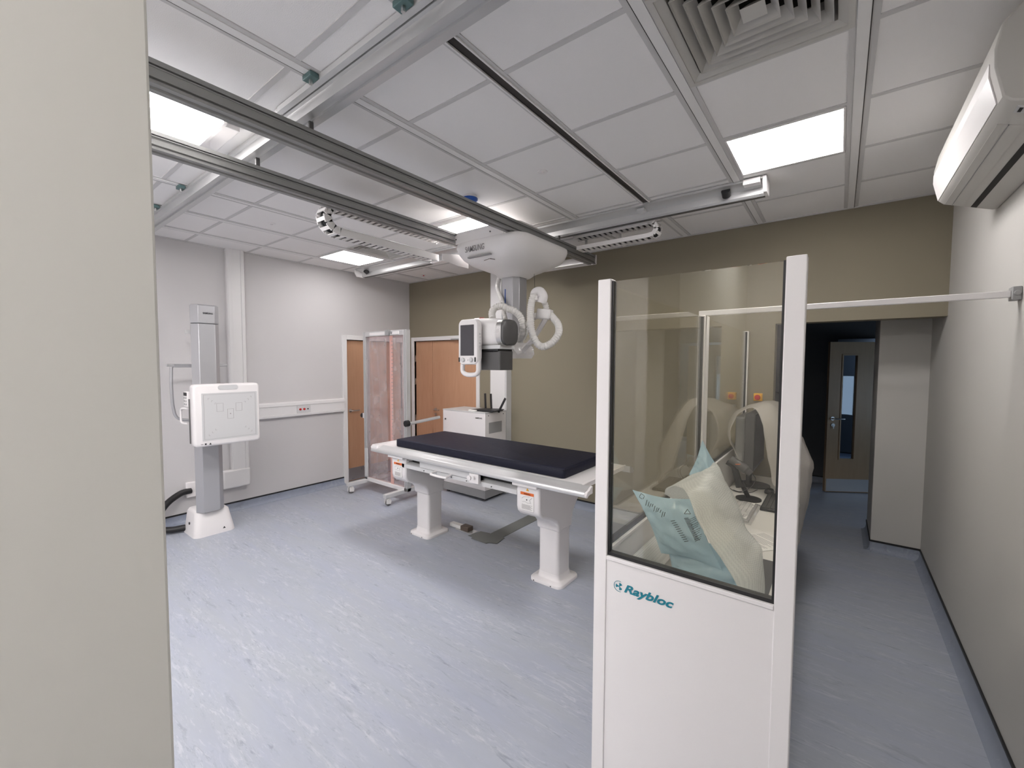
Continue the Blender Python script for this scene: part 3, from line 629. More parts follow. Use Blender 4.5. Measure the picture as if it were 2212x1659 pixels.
for sy in (-1, 1):
    for sz in (-1, 1):
        for k in range(3):
            yy, zz = ym+sy*(.185-.027*k), zm+sz*(.178-.024*k)
            ln.box(fx-.0006, fx+.0004, min(yy, yy-sy*.012), max(yy, yy-sy*.012), zz-.0008, zz+.0008); ln.box(fx-.0006, fx+.0004, yy-.0008, yy+.0008, min(zz, zz-sz*.014), max(zz, zz-sz*.014))
ln.cyl((fx-.0006, ym-.002, zm+.018), (fx+.0006, ym-.002, zm+.018), .005)
ln.build('field_markings', 'ink2', t, flat=True)
MB().loft([[Vector((X1+dx, (y0+y1)/2+a_, z1-.034+b_)) for a_, b_ in rrect(0, 0, .085, .022, .02)] for dx in (-.001, .004)]).build('grip_recess', 'lite', t)
MB().prism([((y0+y1)/2-.17, z0+.018), ((y0+y1)/2-.15, z0+.018), ((y0+y1)/2-.16, z0+.036)], 'x', X1-.004, X1+.002).box(X1-.004, X1+.002, (y0+y1)/2-.205, (y0+y1)/2-.19, z0+.02, z0+.034).box(X1-.004, X1+.002, (y0+y1)/2-.235, (y0+y1)/2-.215, z0+.026, z0+.029).build('symbols', 'ink', t)
MB().box(-4.96, X0-.02, 1.42, 1.62, 1.05, 1.46).build('plate_carrier', 'lite', t, bevel=.006)
MB().box(X0-.028, X0-.004, y0-.004, y0+.02, z0+.03, z1-.14).build('side_gap', 'dgrey', t)
kp = MB().box(X0-.135, X0-.03, y0-.012, y0+.02, 1.33, 1.475); kp.build('keypad', 'white', t, bevel=.008)
MB().box(X0-.125, X0-.04, y0-.015, y0-.011, 1.435, 1.465).build('keypad_display', 'black', t)
for r_ in range(3):
    for c_ in range(2): MB().cyl((X0-.105+.045*c_, y0-.016, 1.415-.03*r_), (X0-.105+.045*c_, y0-.011, 1.415-.03*r_), .009, n=12).build('key', 'grey', t)
MB().tube(spline([(X0-.03, y0-.012, 1.315), (X0-.10, y0-.03, 1.315), (X0-.135, y0-.035, 1.30), (X0-.14, y0-.035, 1.24), (X0-.135, y0-.035, 1.19), (X0-.10, y0-.03, 1.175), (X0-.03, y0-.012, 1.175)], 6), .009, 10).build('side_handle', 'white', t)
xg = -5.30
MB().tube([at(360, 789, X=xg), at(490, 789, X=xg)], .013, 10).build('grip_bar', 'alu', t)
MB().obox(at(395, 790, X=xg), (.03, .16, .035), (1, 0, 0), (0, 1, 0), (0, 0, 1)).build('grip_clamp', 'silver', t, bevel=.003)
MB().tube(spline([at(370, 793, X=xg), at(370, 830, X=xg), at(374, 880, X=xg), at(384, 903, X=xg), at(412, 908, X=xg)], 8), .014, 10).build('side_grip', 'silver', t)
MB().obox(at(407, 717, X=-5.33), (.05, .05, .04), (1, 0, 0), (0, 1, 0), (0, 0, 1)).build('cable_hook', 'lite', t, bevel=.003)
# conduit
t = thing('flexible_conduit', (-5.45, 1.25, .1), 'thick black flexible conduit curving from the left wall to the stand base', 'conduit')
cp = [(XL+.03, 1.50, .345), (-5.56, 1.40, .34), (-5.48, 1.26, .28), (-5.42, 1.17, .17), (-5.38, 1.17, .075), (-5.34, 1.25, .045), (-5.30, 1.37, .045)]
MB().tube(spline(cp, 12), .032, 16).build('conduit_hose', 'wirebk', t)
MB().box(XL, XL+.04, 1.46, 1.55, .27, .44).build('wall_outlet', 'white', t, bevel=.008)

# ------------------------------------------------------------------ mobile screen on casters
fx0, fx1, fy = -5.17, -4.25, 3.41
t = thing('mobile_ruler_stand', (-4.74, fy, 0), 'wheeled aluminium frame holding a pinkish clear sheet with a salmon ruler strip', 'mobile screen')
def stile(xa):
    MB().prism([(xa, fy-.03), (xa+.028, fy-.03), (xa+.028, fy-.018), (xa+.034, fy-.018), (xa+.034, fy-.03), (xa+.06, fy-.03), (xa+.06, fy+.03), (xa, fy+.03)], 'z', .13, 2.165).build('stile', 'alu', t, flat=True)
stile(fx0); stile(fx1-.06)
MB().box(fx0+.06, fx1-.06, fy-.03, fy+.03, 2.10, 2.165).build('top_rail', 'alu', t, bevel=.003)
MB().box(fx0+.16, fx1-.14, fy-.036, fy-.03, 2.112, 2.15).build('guide_strip', 'white', t)
MB().box(fx0+.52, fx0+.60, fy-.055, fy-.03, 2.105, 2.175).cyl((fx0+.63, fy-.05, 2.14), (fx0+.63, fy-.03, 2.14), .02).build('ruler_clamp', 'grey', t, bevel=.003)
MB().box(fx0, fx1, fy-.03, fy+.03, .125, .175).build('bottom_rail', 'white', t, bevel=.004)
MB().box(fx0+.06, fx1-.06, fy-.004, fy-.001, .175, 2.10).build('clear_sheet', 'pinkfilm', t, flat=True)
tk = MB().box(fx0+.565, fx0+.625, fy-.014, fy-.011, .14, 2.11)
for k in range(38): tk.box(fx0+.60 if k % 2 else fx0+.595, fx0+.635, fy-.0155, fy-.014, .25+.048*k, .256+.048*k, 1)
tk.build('ruler', ['ruler', 'ink2'], t, flat=True)
for (xa, xb, ph) in ((fx0+.07, fx0+.52, 0), (fx0+.63, fx1-.07, 2)):
    g = [[Vector((xa+(xb-xa)*i/14, fy-.022+.010*math.sin(i*1.3+ph+j*.22)+.006*noise.noise(Vector((i*.7, j*.3, ph))), .19+1.88*j/30)) for i in range(15)] for j in range(31)]
    MB().grid(g).build('loose_film', 'clearfilm', t, angle=80)
MB().box(fx0+.02, fx0+.09, fy-.045, fy-.03, .19, .58).build('lower_bracket', 'lite', t, bevel=.004)
for xa in (fx0+.03, fx1-.03-.055):
    MB().box(xa-.03, xa+.03, 3.10, 3.95, .10, .15).build('foot_bar', 'lite', t, bevel=.005)
for xa in (fx0+.03, fx1-.085):
    for yy in (3.15, 3.90):
        c = MB().prism([(yy-.036, .03), (yy+.03, .02), (yy+.036, .06), (yy+.02, .094), (yy-.022, .094), (yy-.036, .075)], 'x', xa-.028, xa-.015).prism([(yy-.036, .03), (yy+.03, .02), (yy+.036, .06), (yy+.02, .094), (yy-.022, .094), (yy-.036, .075)], 'x', xa+.015, xa+.028).box(xa-.028, xa+.028, yy-.022, yy+.02, .075, .094).cyl((xa, yy, .085), (xa, yy, .102), .018)
        c = c.build('caster', 'paper', t, bevel=.008)
        MB().cyl((xa-.012, yy+.005, .036), (xa+.012, yy+.005, .036), .036, n=24).build('wheel', 'rub', c)
MB().box(fx0-.05, fx0, fy-.02, fy+.02, .985, 1.055).build('knob_mount', 'white', t, bevel=.004)
MB().cyl((fx0-.085, fy, 1.02), (fx0-.05, fy, 1.02), .034, n=8).build('knob', 'black', t)
q0 = Vector((fx1+.02, fy-.05, 1.0))
MB().cyl(q0+Vector((0, -.02, 0)), q0+Vector((0, .03, 0)), .04, n=8).build('knob', 'black', t)
MB().tube([q0+Vector((.03, .03, 0)), q0+Vector((.07, .48, .04))], .021, 12).build('side_arm', 'alu', t)

# ------------------------------------------------------------------ generator cabinet, router
t = thing('generator_cabinet', (-3.87, 4.2, 0), 'white metal generator cabinet standing against the olive wall behind the table', 'cabinet')
gx0, gx1, gy0, gy1 = -4.25, -3.49, 3.99, 4.41
MB().box(gx0, gx1, gy0, gy1, .14, 1.12).build('body', 'white', t, bevel=.004)
MB().box(gx0-.003, gx1+.003, gy0-.003, gy1, 1.12, 1.132).build('top_panel', 'lite', t, bevel=.002)
MB().box(gx0, gx1, gy0, gy1, .035, .138).build('plinth', 'grey', t, bevel=.003)
for xx in (gx0+.05, gx1-.05):
    for yy in (gy0+.05, gy1-.05): MB().cyl((xx, yy, 0), (xx, yy, .036), .022, n=12).build('foot', 'dgrey', t)
MB().box(gx1, gx1+.002, gy0+.07, gy1-.09, .86, 1.0).build('side_vent', 'grey', t)
MB().cyl((gx0+.05, gy0-.006, 1.0), (gx0+.05, gy0, 1.0), .012, n=12).build('lock', 'dgrey', t)
text('lettering', 'SAMSUNG', (gx1-.16, gy0-.002, 1.05), .024, (1, 0, 0), (0, 0, 1), 'ink', t, bold=.0004, width=.11)
for yy, zz in ((gy0+.06, 1.09), (gy1-.06, 1.09), (gy1-.06, .7), (gy0+.08, .2)): MB().cyl((gx1, yy, zz), (gx1+.004, yy, zz), .007, n=8).build('screw', 'dgrey', t)
MB().box(gx1-.36, gx1-.26, gy0-.002, gy0, .27, .36).build('rating_label', 'grey', t); MB().box(gx1-.22, gx1-.04, gy0-.002, gy0, .22, .33).build('rating_label', 'paper', t)
t = thing('wireless_router', (-3.62, 4.1, 1.132), 'flat black wireless router with upright aerials on top of the white cabinet', 'router')
MB().prism([(-3.80, 1.134), (-3.44, 1.134), (-3.40, 1.16), (-3.46, 1.165), (-3.80, 1.15)], 'y', 4.06, 4.27).build('body', 'wirebk', t, bevel=.004)
for xx in (-3.74, -3.64): MB().obox((xx, 4.28, 1.25), (.03, .012, .20), (1, 0, .05), (0, 1, 0), (-.05, 0, 1)).build('aerial', 'wirebk', t, bevel=.004)
MB().obox((-3.375, 4.18, 1.22), (.03, .012, .22), (1, 0, -.6), (0, 1, 0), (.6, 0, 1)).build('aerial', 'wirebk', t, bevel=.004)
tag(MB().box(-3.79, -3.68, 4.00, 4.05, 1.133, 1.15).build('white_adapter', 'paper', bevel=.004), 'small cream plastic block on the white cabinet in front of the router', 'adapter')

# ------------------------------------------------------------------ examination table
tx0, tx1, ty0, ty1, tz = -3.72, -1.31, 2.50, 3.34, .93
t = thing('examination_table', (-2.5, 2.9, 0), 'white x-ray examination table on two pedestal legs', 'table')
MB().box(tx0+.01, tx1-.06, ty0+.07, ty1-.05, tz-.03, tz).build('table_top', 'white', t, bevel=.01)
rp = [(ty0+.075, tz), (ty0+.05, tz-.006), (ty0+.03, tz-.02), (ty0+.01, tz-.022), (ty0-.004, tz-.032), (ty0-.01, tz-.05), (ty0-.006, tz-.062), (ty0+.006, tz-.066), (ty0+.02, tz-.055), (ty0+.04, tz-.05), (ty0+.075, tz-.05)]
MB().prism(rp, 'x', tx0+.02, tx1).build('front_rail', 'alu', t, angle=50)
MB().prism([(ty1-.075, tz), (ty1-.01, tz-.02), (ty1+.01, tz-.05), (ty1-.01, tz-.065), (ty1-.075, tz-.05)], 'x', tx0+.02, tx1).build('rear_rail', 'alu', t, angle=50)
MB().loft([ringz((tx0+.06), (ty0+ty1)/2, .06, .42, .03, tz-.05), ringz(tx0+.055, (ty0+ty1)/2, .065, .425, .035, tz-.02), ringz(tx0+.06, (ty0+ty1)/2, .055, .415, .03, tz+.002)]).build('end_cap', 'white', t, angle=55)
MB().prism([(a_, b_) for a_, b_ in [(ty0+.08, tz+.001)]+rp[1:-1]+[(ty0+.08, tz-.05)]], 'x', tx1, tx1+.018).build('rail_end', 'white', t, bevel=.003)
MB().box(tx1-.06, tx1-.045, ty0+.07, ty1-.05, tz-.03, tz+.001).build('end_edge', 'white', t)
def leg(cx_):
    # head profile in y,z extruded along x
    w = .105
    pr = [(2.535, .868), (2.535, .68), (2.545, .645), (2.575, .615), (2.70, .565), (2.775, .525), (2.805, .49), (2.812, .43), (3.028, .43), (3.028, .49), (3.045, .55), (3.10, .61), (3.24, .73), (3.30, .80), (3.30, .868)]
    hd = MB(); hd.prism(pr, 'x', cx_-w, cx_+w)
    hd = hd.build('pedestal_head', 'white', t, bevel=.018, seg=3)
    MB().loft([ringz(cx_, 2.92, .094, .096, .03, .02), ringz(cx_, 2.92, .094, .096, .03, .45)]).build('leg', 'white', t, angle=50)
    MB().loft([ringz(cx_, 2.92, .150, .152, .05, 0), ringz(cx_, 2.92, .150, .152, .05, .020), ringz(cx_, 2.92, .146, .148, .05, .026), ringz(cx_, 2.92, .112, .114, .045, .029), ringz(cx_, 2.92, .101, .103, .035, .038), ringz(cx_, 2.92, .096, .098, .03, .075)]).build('foot_plate', 'white', t, angle=60)
    MB().box(cx_-.125, cx_+.10, 2.505, 2.62, .842, .872).build('head_lip', 'white', t, bevel=.006)
    lb = MB().box(cx_-.062, cx_+.058, 2.532, 2.5345, .665, .80).build('warning_label', 'paper', t, flat=True)
    MB().box(cx_-.062, cx_+.058, 2.5305, 2.532, .779, .80).build('label_header', 'orange', lb, flat=True)
    text('label_text', 'WARNING', (cx_-.03, 2.530, .784), .014, (1, 0, 0), (0, 0, 1), 'ink', lb, width=.06)
    pc = MB()
    for k in range(7): pc.box(cx_-.05, cx_+.045-.01*(k % 3), 2.5305, 2.532, .674+.0052*k, .6755+.0052*k)
    pc.build('label_lines', 'ink2', lb, flat=True)
    pg = MB(); pg.tube([(cx_-.05, 2.531, .75), (cx_-.03, 2.531, .765), (cx_+.02, 2.531, .77)], .0009, 4).tube([(cx_+.03, 2.531, .73), (cx_+.02, 2.531, .745), (cx_+.035, 2.531, .76), (cx_+.045, 2.531, .765)], .0012, 4).lathe([(0.006, -.0005), (.006, .0005), (.0045, .0005), (.0045, -.0005)], (cx_-.005, 2.531, .745), 'y', 14).tube([(cx_-.045, 2.531, .725), (cx_-.02, 2.531, .73), (cx_-.0, 2.531, .722), (cx_+.035, 2.531, .725)], .0009, 4)
    pg.build('label_pictogram', 'ink2', lb)
    MB().prism([(cx_-.012, .812), (cx_+.012, .812), (cx_, .832)], 'y', 2.531, 2.5345).build('warning_triangle', 'yellow', t, flat=True)
    for xx, yy in ((cx_-.1, 2.765), (cx_+.06, 2.765)): MB().cyl((xx, yy, .008), (xx, yy+.006, .008), .005, n=8).build('floor_bolt', 'dgrey', t)
leg(-1.80); leg(-3.32)
# under-table bucky tray
MB().box(-3.23, -1.90, 2.62, 3.26, .80, .86).build('under_frame', 'dgrey', t, bevel=.004)
MB().prism([(2.535, .765), (2.535, .80), (2.60, .815), (2.60, .76)], 'x', -3.28, -1.90).build('tray_channel', 'lite', t, flat=True)
MB().box(-3.0, -2.26, 2.525, 2.56, .805, .862).build('detector_drawer', 'lite', t, bevel=.003)
MB().box(-2.36, -2.26, 2.50, 2.56, .785, .865).build('drawer_end', 'white', t, bevel=.003)
MB().tube(spline([(-2.79, 2.535, .80), (-2.79, 2.48, .79), (-2.77, 2.47, .785), (-2.62, 2.47, .785), (-2.60, 2.48, .79), (-2.60, 2.535, .80)], 6), .010, 10).build('drawer_handle', 'white', t)
MB().cyl((-2.355, 2.49, .825), (-2.355, 2.52, .825), .02).cyl((-2.30, 2.48, .835), (-2.30, 2.50, .835), .012).build('drawer_knob', 'white', t)
for xx in (-2.95, -2.42, -2.15, -2.6): MB().cyl((xx, 2.53, .78), (xx, 2.536, .78), .005, n=8).build('screw', 'dgrey', t)
# mattress
t = thing('table_mattress', (-2.5, 2.93, tz), 'dark navy flat mattress lying on the white examination table', 'mattress')
mx0, mx1, my0, my1 = -3.45, -1.53, 2.605, 3.26
mm_ = MB(); R = []
for z, g in ((tz+.001, .006), (tz+.008, 0), (tz+.06, 0), (tz+.072, .008), (tz+.075, .02)): R.append(ringz((mx0+mx1)/2, (my0+my1)/2, (mx1-mx0)/2-g, (my1-my0)/2-g, .022, z))
mm_.loft(R).build('mattress_body', 'navy', t, angle=60)
pp = []
for z in (tz+.066,): pp = ringz((mx0+mx1)/2, (my0+my1)/2, (mx1-mx0)/2-.002, (my1-my0)/2-.002, .022, z)
MB().tube(pp+[pp[0]], .004, 8).build('piping', 'navy', t)

# ------------------------------------------------------------------ floor covers and blocks
MB_ = MB().box(-2.79, -2.63, 3.22, 4.42, 0, .004)
tag(MB_.build('floor_duct_cover', 'tapec', flat=True), 'long flat grey duct cover strip on the floor behind the table', 'floor cover')
tag(MB().prism([(-2.93, 3.09), (-2.86, 3.09), (-2.86, 3.06), (-2.66, 3.06), (-2.66, 3.09), (-2.58, 3.12), (-2.60, 3.27), (-2.80, 3.27), (-2.90, 3.25)], 'z', .004, .008).build('floor_patch', 'tapec', flat=True), 'irregular grey patch plate where the floor duct covers meet', 'floor cover')
tag(MB().box(-3.17, -2.93, 3.14, 3.24, 0, .004).build('floor_strip', 'alu', flat=True), 'short metallic floor strip between the left pedestal and the patch plate', 'floor cover')
tag(MB().box(-3.27, -3.10, 3.16, 3.22, .004, .04).build('floor_block', 'paper', bevel=.004), 'small white block on the floor beside the left table pedestal', 'block')
tag(MB().box(-3.10, -2.99, 3.15, 3.23, .004, .05).build('floor_block', 'brown', bevel=.004), 'small brown block on the floor behind the left table pedestal', 'block')

# ------------------------------------------------------------------ protective booth screens
ZS, ZG = 2.064, 1.055
def screen_panel(name, axis, d, a0, a1, label, post0=True, post1=True):
    # axis 'x': panel spans x at y=d ; axis 'y': spans y at x=d
    th = .045
    def bx(mb, s0, s1, t0, t1, z0, z1, m=0):
        return mb.box(s0, s1, d+t0, d+t1, z0, z1, m) if axis == 'x' else mb.box(d+t0, d+t1, s0, s1, z0, z1, m)
    org = ((a0+a1)/2, d, 0) if axis == 'x' else (d, (a0+a1)/2, 0)
    t = thing(name, org, label, 'protective screen', 'booth protective screens')
    pw = .050
    s0, s1 = a0, a1
    if post0: bx(MB(), a0, a0+pw, 0, th, 0, ZS).build('post', 'white', t, bevel=.003); s0 = a0+pw
    if post1: bx(MB(), a1-pw, a1, 0, th, 0, ZS).build('post', 'white', t, bevel=.003); s1 = a1-pw
    bx(MB(), s0, s1, .004, th-.004, .02, ZG-.022).build('lower_panel', 'white', t)
    bx(MB(), s0, s1, -.002, th+.002, ZG-.022, ZG-.008).build('sill', 'white', t, bevel=.002)
    g = MB(); bx(g, s0, s1, .010, th-.010, ZG-.008, ZG+.004); bx(g, s0, s0+.007, .010, th-.010, ZG+.004, ZS-.008); bx(g, s1-.007, s1, .010, th-.010, ZG+.004, ZS-.008)
    g.build('gasket', 'black', t)
    bx(MB(), s0+.007, s1-.007, .018, .027, ZG+.004, ZS-.008).build('glass_pane', 'leadglass', t, flat=True)
    return t
t = screen_panel('booth_front_screen', 'x', 1.44, -.712, -.080, 'clear-topped white protective screen facing the camera, with teal logo')
lx, lz, ly = -.6335, .945, 1.4435
tre = MB(); cxl, czl = lx+.022, lz
for k in range(3):
    for rr in (0,):
        a0 = math.radians(60+120*k)
        pts = [(cxl+.003*math.cos(a0+s), czl+.003*math.sin(a0+s)) for s in (-.5, .5)]+[(cxl+.0135*math.cos(a0+s), czl+.0135*math.sin(a0+s)) for s in (.5, .25, 0, -.25, -.5)]
        tre.prism(pts, 'y', ly-.001, ly+.001)
ar = []
for k in range(25):
    a0 = math.radians(70+220*k/24); ar.append((cxl+.019*math.cos(a0), czl+.019*math.sin(a0), .0006+.0012*math.sin(math.pi*k/24)))
for (xa, za, wa), (xb, zb, wb) in zip(ar, ar[1:]):
    k0 = 1+wa/.019; k1 = 1+wb/.019
    tre.prism([(xa, za), (xb, zb), (cxl+(xb-cxl)*k1, czl+(zb-czl)*k1), (cxl+(xa-cxl)*k0, czl+(za-czl)*k0)], 'y', ly-.001, ly+.001)
tre.cyl((cxl, ly-.001, czl), (cxl, ly+.001, czl), .0022, n=12)
tre.build('logo_emblem', 'teal', t, flat=True)
text('logo_lettering', 'Raybloc', (lx+.041, ly-.001, lz-.013), .040, (1, 0, 0), (0, 0, 1), 'teal', t, shear=.32, bold=.0012, width=.176)
screen_panel('booth_side_screen', 'y', -.725, 1.492, 2.93, 'nearer clear side screen of the booth, behind the front screen', post0=False)
screen_panel('booth_side_screen', 'y', -.725, 2.94, 4.535, 'farther clear side screen of the booth, reaching the olive wall')
t = thing('booth_brace_bar', (-.05, 2.92, 2.05), 'thin white brace bar from the booth post across to the right wall', 'brace')
MB().box(-.724, .60, 2.895, 2.925, 2.064, 2.094).build('bar', 'white', t, bevel=.003)
MB().box(.60, .63, 2.88, 2.94, 2.05, 2.11).cyl((.615, 2.87, 2.08), (.615, 2.88, 2.08), .012).build('wall_bracket', 'grey', t, bevel=.003)

# emergency stop and control box on the olive wall
p = at(1637, 858, Y=YB-.05)
t = thing('emergency_stop', (p.x, YB, p.z), 'yellow emergency stop box with red button on the olive wall', 'switch')
MB().box(p.x-.035, p.x+.035, YB-.055, YB, p.z-.035, p.z+.035).build('box', 'yellow', t, bevel=.005)
MB().lathe([(0, 0), (.014, 0), (.014, -.02), (.024, -.022), (.022, -.032), (0, -.035)], (p.x, YB-.055, p.z), 'y').build('button', 'red', t)
t = thing('power_switch', (p.x+.03, YB, p.z-.11), 'grey switch box with green and red buttons below the yellow stop', 'switch')
MB().box(p.x-.03, p.x+.09, YB-.05, YB, p.z-.15, p.z-.085).build('box', 'grey', t, bevel=.004)
MB().cyl((p.x+.005, YB-.058, p.z-.117), (p.x+.005, YB-.05, p.z-.117), .017).build('stop_button', 'red', t)
MB().cyl((p.x+.055, YB-.058, p.z-.117), (p.x+.055, YB-.05, p.z-.117), .012).build('start_button', 'green2', t)

# ------------------------------------------------------------------ desk and what stands on it
DZ = .76
t = thing('control_desk', (-.45, 2.9, 0), 'long white laminate desk inside the booth', 'desk')
MB().box(-.675, -.195, 1.50, 4.33, DZ-.028, DZ).build('desk_top', 'desk', t, bevel=.003)
for yy in (1.56, 2.9, 4.22): MB().box(-.66, -.27, yy, yy+.025, 0, DZ-.028).build('desk_leg', 'desk', t, bevel=.002)
DZ += .001
# monitor seen edge-on
t = thing('desktop_monitor', (-.53, 3.97, DZ), 'dark grey monitor seen edge-on at the far end of the desk', 'monitor')
MB().prism([(-.565, .93), (-.495, .93), (-.495, 1.385), (-.53, 1.39), (-.565, 1.37)], 'y', 3.68, 4.24).build('housing', 'dgrey', t, bevel=.006)
MB().box(-.640, -.565, 3.75, 4.17, .98, 1.34).build('rear_housing', 'grey', t, bevel=.01)
MB().box(-.4948, -.4935, 3.70, 4.22, .955, 1.37).build('screen', 'screen', t)
MB().box(-.58, -.55, 3.91, 4.01, DZ+.01, 1.0).build('stand_neck', 'dgrey', t, bevel=.005)
MB().lathe([(0, 0), (.12, 0), (.12, .008), (.05, .016), (0, .018)], (-.53, 3.96, DZ)).build('stand_base', 'dgrey', t)
# foam wrap draped over it
def patch(ctrl, nu=5, nv=5):
    R_ = len(ctrl); rows = [spline(r, nu) for r in ctrl]; W = len(rows[0])
    cols = [spline([rows[i][j] for i in range(R_)], nv) for j in range(W)]
    return [[cols[j][i]+Vector((noise.noise(cols[j][i]*14), noise.noise(cols[j][i]*14+Vector((5, 5, 5))), noise.noise(cols[j][i]*11+Vector((9, 0, 0)))))*.010 for j in range(W)] for i in range(len(cols[0]))]
B = lambda px, py, Y: at(px, py, Y=Y)
ctl = [[B(1602, 1000, 3.64), B(1590, 975, 3.72), B(1585, 960, 4.0)],
       [B(1577, 952, 3.62), B(1572, 935, 3.75), B(1575, 920, 4.1)],
       [B(1588, 905, 3.64), B(1583, 898, 3.85), B(1590, 890, 4.2)],
       [B(1615, 882, 3.64), B(1612, 878, 3.9), B(1630, 872, 4.25)],
       [B(1637, 888, 3.62), B(1660, 870, 3.8), B(1682, 868, 4.1)],
       [B(1650, 930, 3.58), B(1685, 910, 3.7), B(1720, 920, 3.95)],
       [B(1660, 990, 3.55), B(1700, 970, 3.65), B(1752, 985, 3.9)],
       [B(1668, 1040, 3.52), B(1705, 1040, 3.6), B(1757, 1010, 3.85)],
       [B(1690, 1072, 3.5), B(1712, 1080, 3.55), B(1745, 1090, 3.8)],
       [B(1702, 1110, 3.5), B(1716, 1120, 3.55), B(1735, 1135, 3.7)],
       [B(1710, 1150, 3.5), B(1716, 1165, 3.52), B(1723, 1180, 3.55)]]
tag(MB().grid(patch(ctl)).build('foam_wrap_sheet', 'gauze', solid=.0015), 'thin white foam wrap draped over the edge-on monitor', 'packaging')
tl_ = [B(1712, 1060, 3.55), B(1722, 1110, 3.5), B(1722, 1150, 3.45), B(1718, 1185, 3.42)]
# barcode scanner on stand
t = thing('barcode_scanner', (-.5, 3.55, DZ), 'black handheld scanner leaning in its stand on the desk before the monitor', 'scanner')
s_ = 3.45
MB().tube(spline([B(1578, 992, s_), B(1592, 1001, s_), B(1608, 1012, s_), B(1622, 1024, s_)], 5), [.030]*6+[.034]*6+[.024]*4, 12).build('scanner_head', 'dgrey', t)
MB().tube(spline([B(1570, 998, s_), B(1585, 1008, s_), B(1592, 1030, s_), B(1598, 1052, s_)], 5), [.018+.0006*k for k in range(16)], 10).build('handle', 'wirebk', t)
pb = at(1622, 1052, Z=DZ); pb = Vector((-.50, 3.52, DZ))
MB().lathe([(0, 0), (.085, 0), (.085, .008), (.03, .016), (0, .018)], pb).build('stand_base', 'wirebk', t)
MB().tube([pb+Vector((0, 0, .01)), B(1600, 1040, s_)], .016, 10).build('stand_neck', 'wirebk', t)
MB().obox(B(1596, 1003, s_-.035), (.05, .002, .006), CR, _F, -CD+CR*-.5).build('warning_stripe', 'orange', t)
MB().tube(spline([B(1622, 1020, s_), B(1632, 1035, 3.4), B(1622, 1052, 3.35), B(1600, 1062, 3.35), B(1583, 1058, 3.35)], 8), .003, 6).build('cord', 'wirebk', t)
# mouse, keyboards, paper
q = at(1643, 1031, Z=DZ); q = Vector((-.40, 3.80, DZ))
t = thing('computer_mouse', tuple(q), 'black computer mouse on the desk under the monitor', 'mouse')
MB().loft([ringz(q.x, q.y, .03, .052, .028, DZ), ringz(q.x, q.y, .032, .055, .03, DZ+.012), ringz(q.x, q.y, .026, .045, .025, DZ+.026), ringz(q.x, q.y, .012, .025, .012, DZ+.034)]).build('shell', 'wirebk', t, angle=60)
MB().box(q.x-.002, q.x+.002, q.y-.05, q.y-.02, DZ+.02, DZ+.032).build('wheel', 'grey', t)
def keyboard(x0, x1, y0_, y1_, m1, m2, label, name='computer_keyboard'):
    t = thing(name, ((x0+x1)/2, (y0_+y1_)/2, DZ), label, 'keyboard')
    MB().box(x0, x1, y0_, y1_, DZ, DZ+.018).build('case', m1, t, bevel=.004)
    k_ = MB(); nx, ny = 5, 15
    for i in range(nx):
        for j in range(ny):
            xa = x0+.012+(x1-x0-.024)*i/nx; ya = y0_+.012+(y1_-y0_-.024)*j/ny
            k_.box(xa, xa+(x1-x0-.024)/nx-.003, ya, ya+(y1_-y0_-.024)/ny-.003, DZ+.018, DZ+.024)
    ko = k_.build('keys', m2, t, flat=True); ko['kind'] = 'stuff'
    return t
keyboard(-.40, -.255, 3.30, 3.73, 'wirebk', 'dgrey', 'black keyboard at the desk edge, half under the foam wrap')
kb2 = keyboard(-.575, -.42, 2.98, 3.38, 'grey', 'paper', 'light keyboard still wrapped in crinkled clear plastic')
g = [[Vector((-.60+.20*i/8, 2.94+.47*j/12, DZ+.030*math.sin(math.pi*i/8)**.4*math.sin(math.pi*j/12)**.3+.006*noise.noise(Vector((i*1.7, j*1.3, 2)))+.004)) for i in range(9)] for j in range(13)]
MB().grid(g).build('clear_wrapping', 'clearfilm', kb2)
t = thing('printed_sheet', (-.31, 2.75, DZ), 'white printed paper sheet lying on the desk', 'paper')
ux = Vector((.80, -.6, 0)).normalized(); uy = Vector((.6, .80, 0)).normalized(); pc_ = Vector((-.33, 2.70, DZ+.001))
MB().obox(pc_, (.21, .297, .0006), ux, uy, (0, 0, 1)).build('sheet', 'paper', t, flat=True)
pl = MB()
for k in range(22):
    if k in (5, 12): continue
    L_ = random.uniform(.10, .18); pl.obox(pc_+uy*(.13-.0118*k)+ux*(-.09+L_/2)+Vector((0, 0, .0006)), (L_, .0028, .0004), ux, uy, (0, 0, 1))
pl.build('print_lines', 'ink2', t, flat=True)
# white desk cables
t = thing('desk_cable', (-.5, 3.2, DZ), 'grey cable snaking across the desk in front of the scanner', 'cable')
MB().tube(spline([at(1570, 1050, Z=DZ+.006), at(1590, 1062, Z=DZ+.006), at(1620, 1064, Z=DZ+.006), at(1636, 1058, Z=DZ+.006)], 8), .003, 6).build('cord', 'wirebk', t)
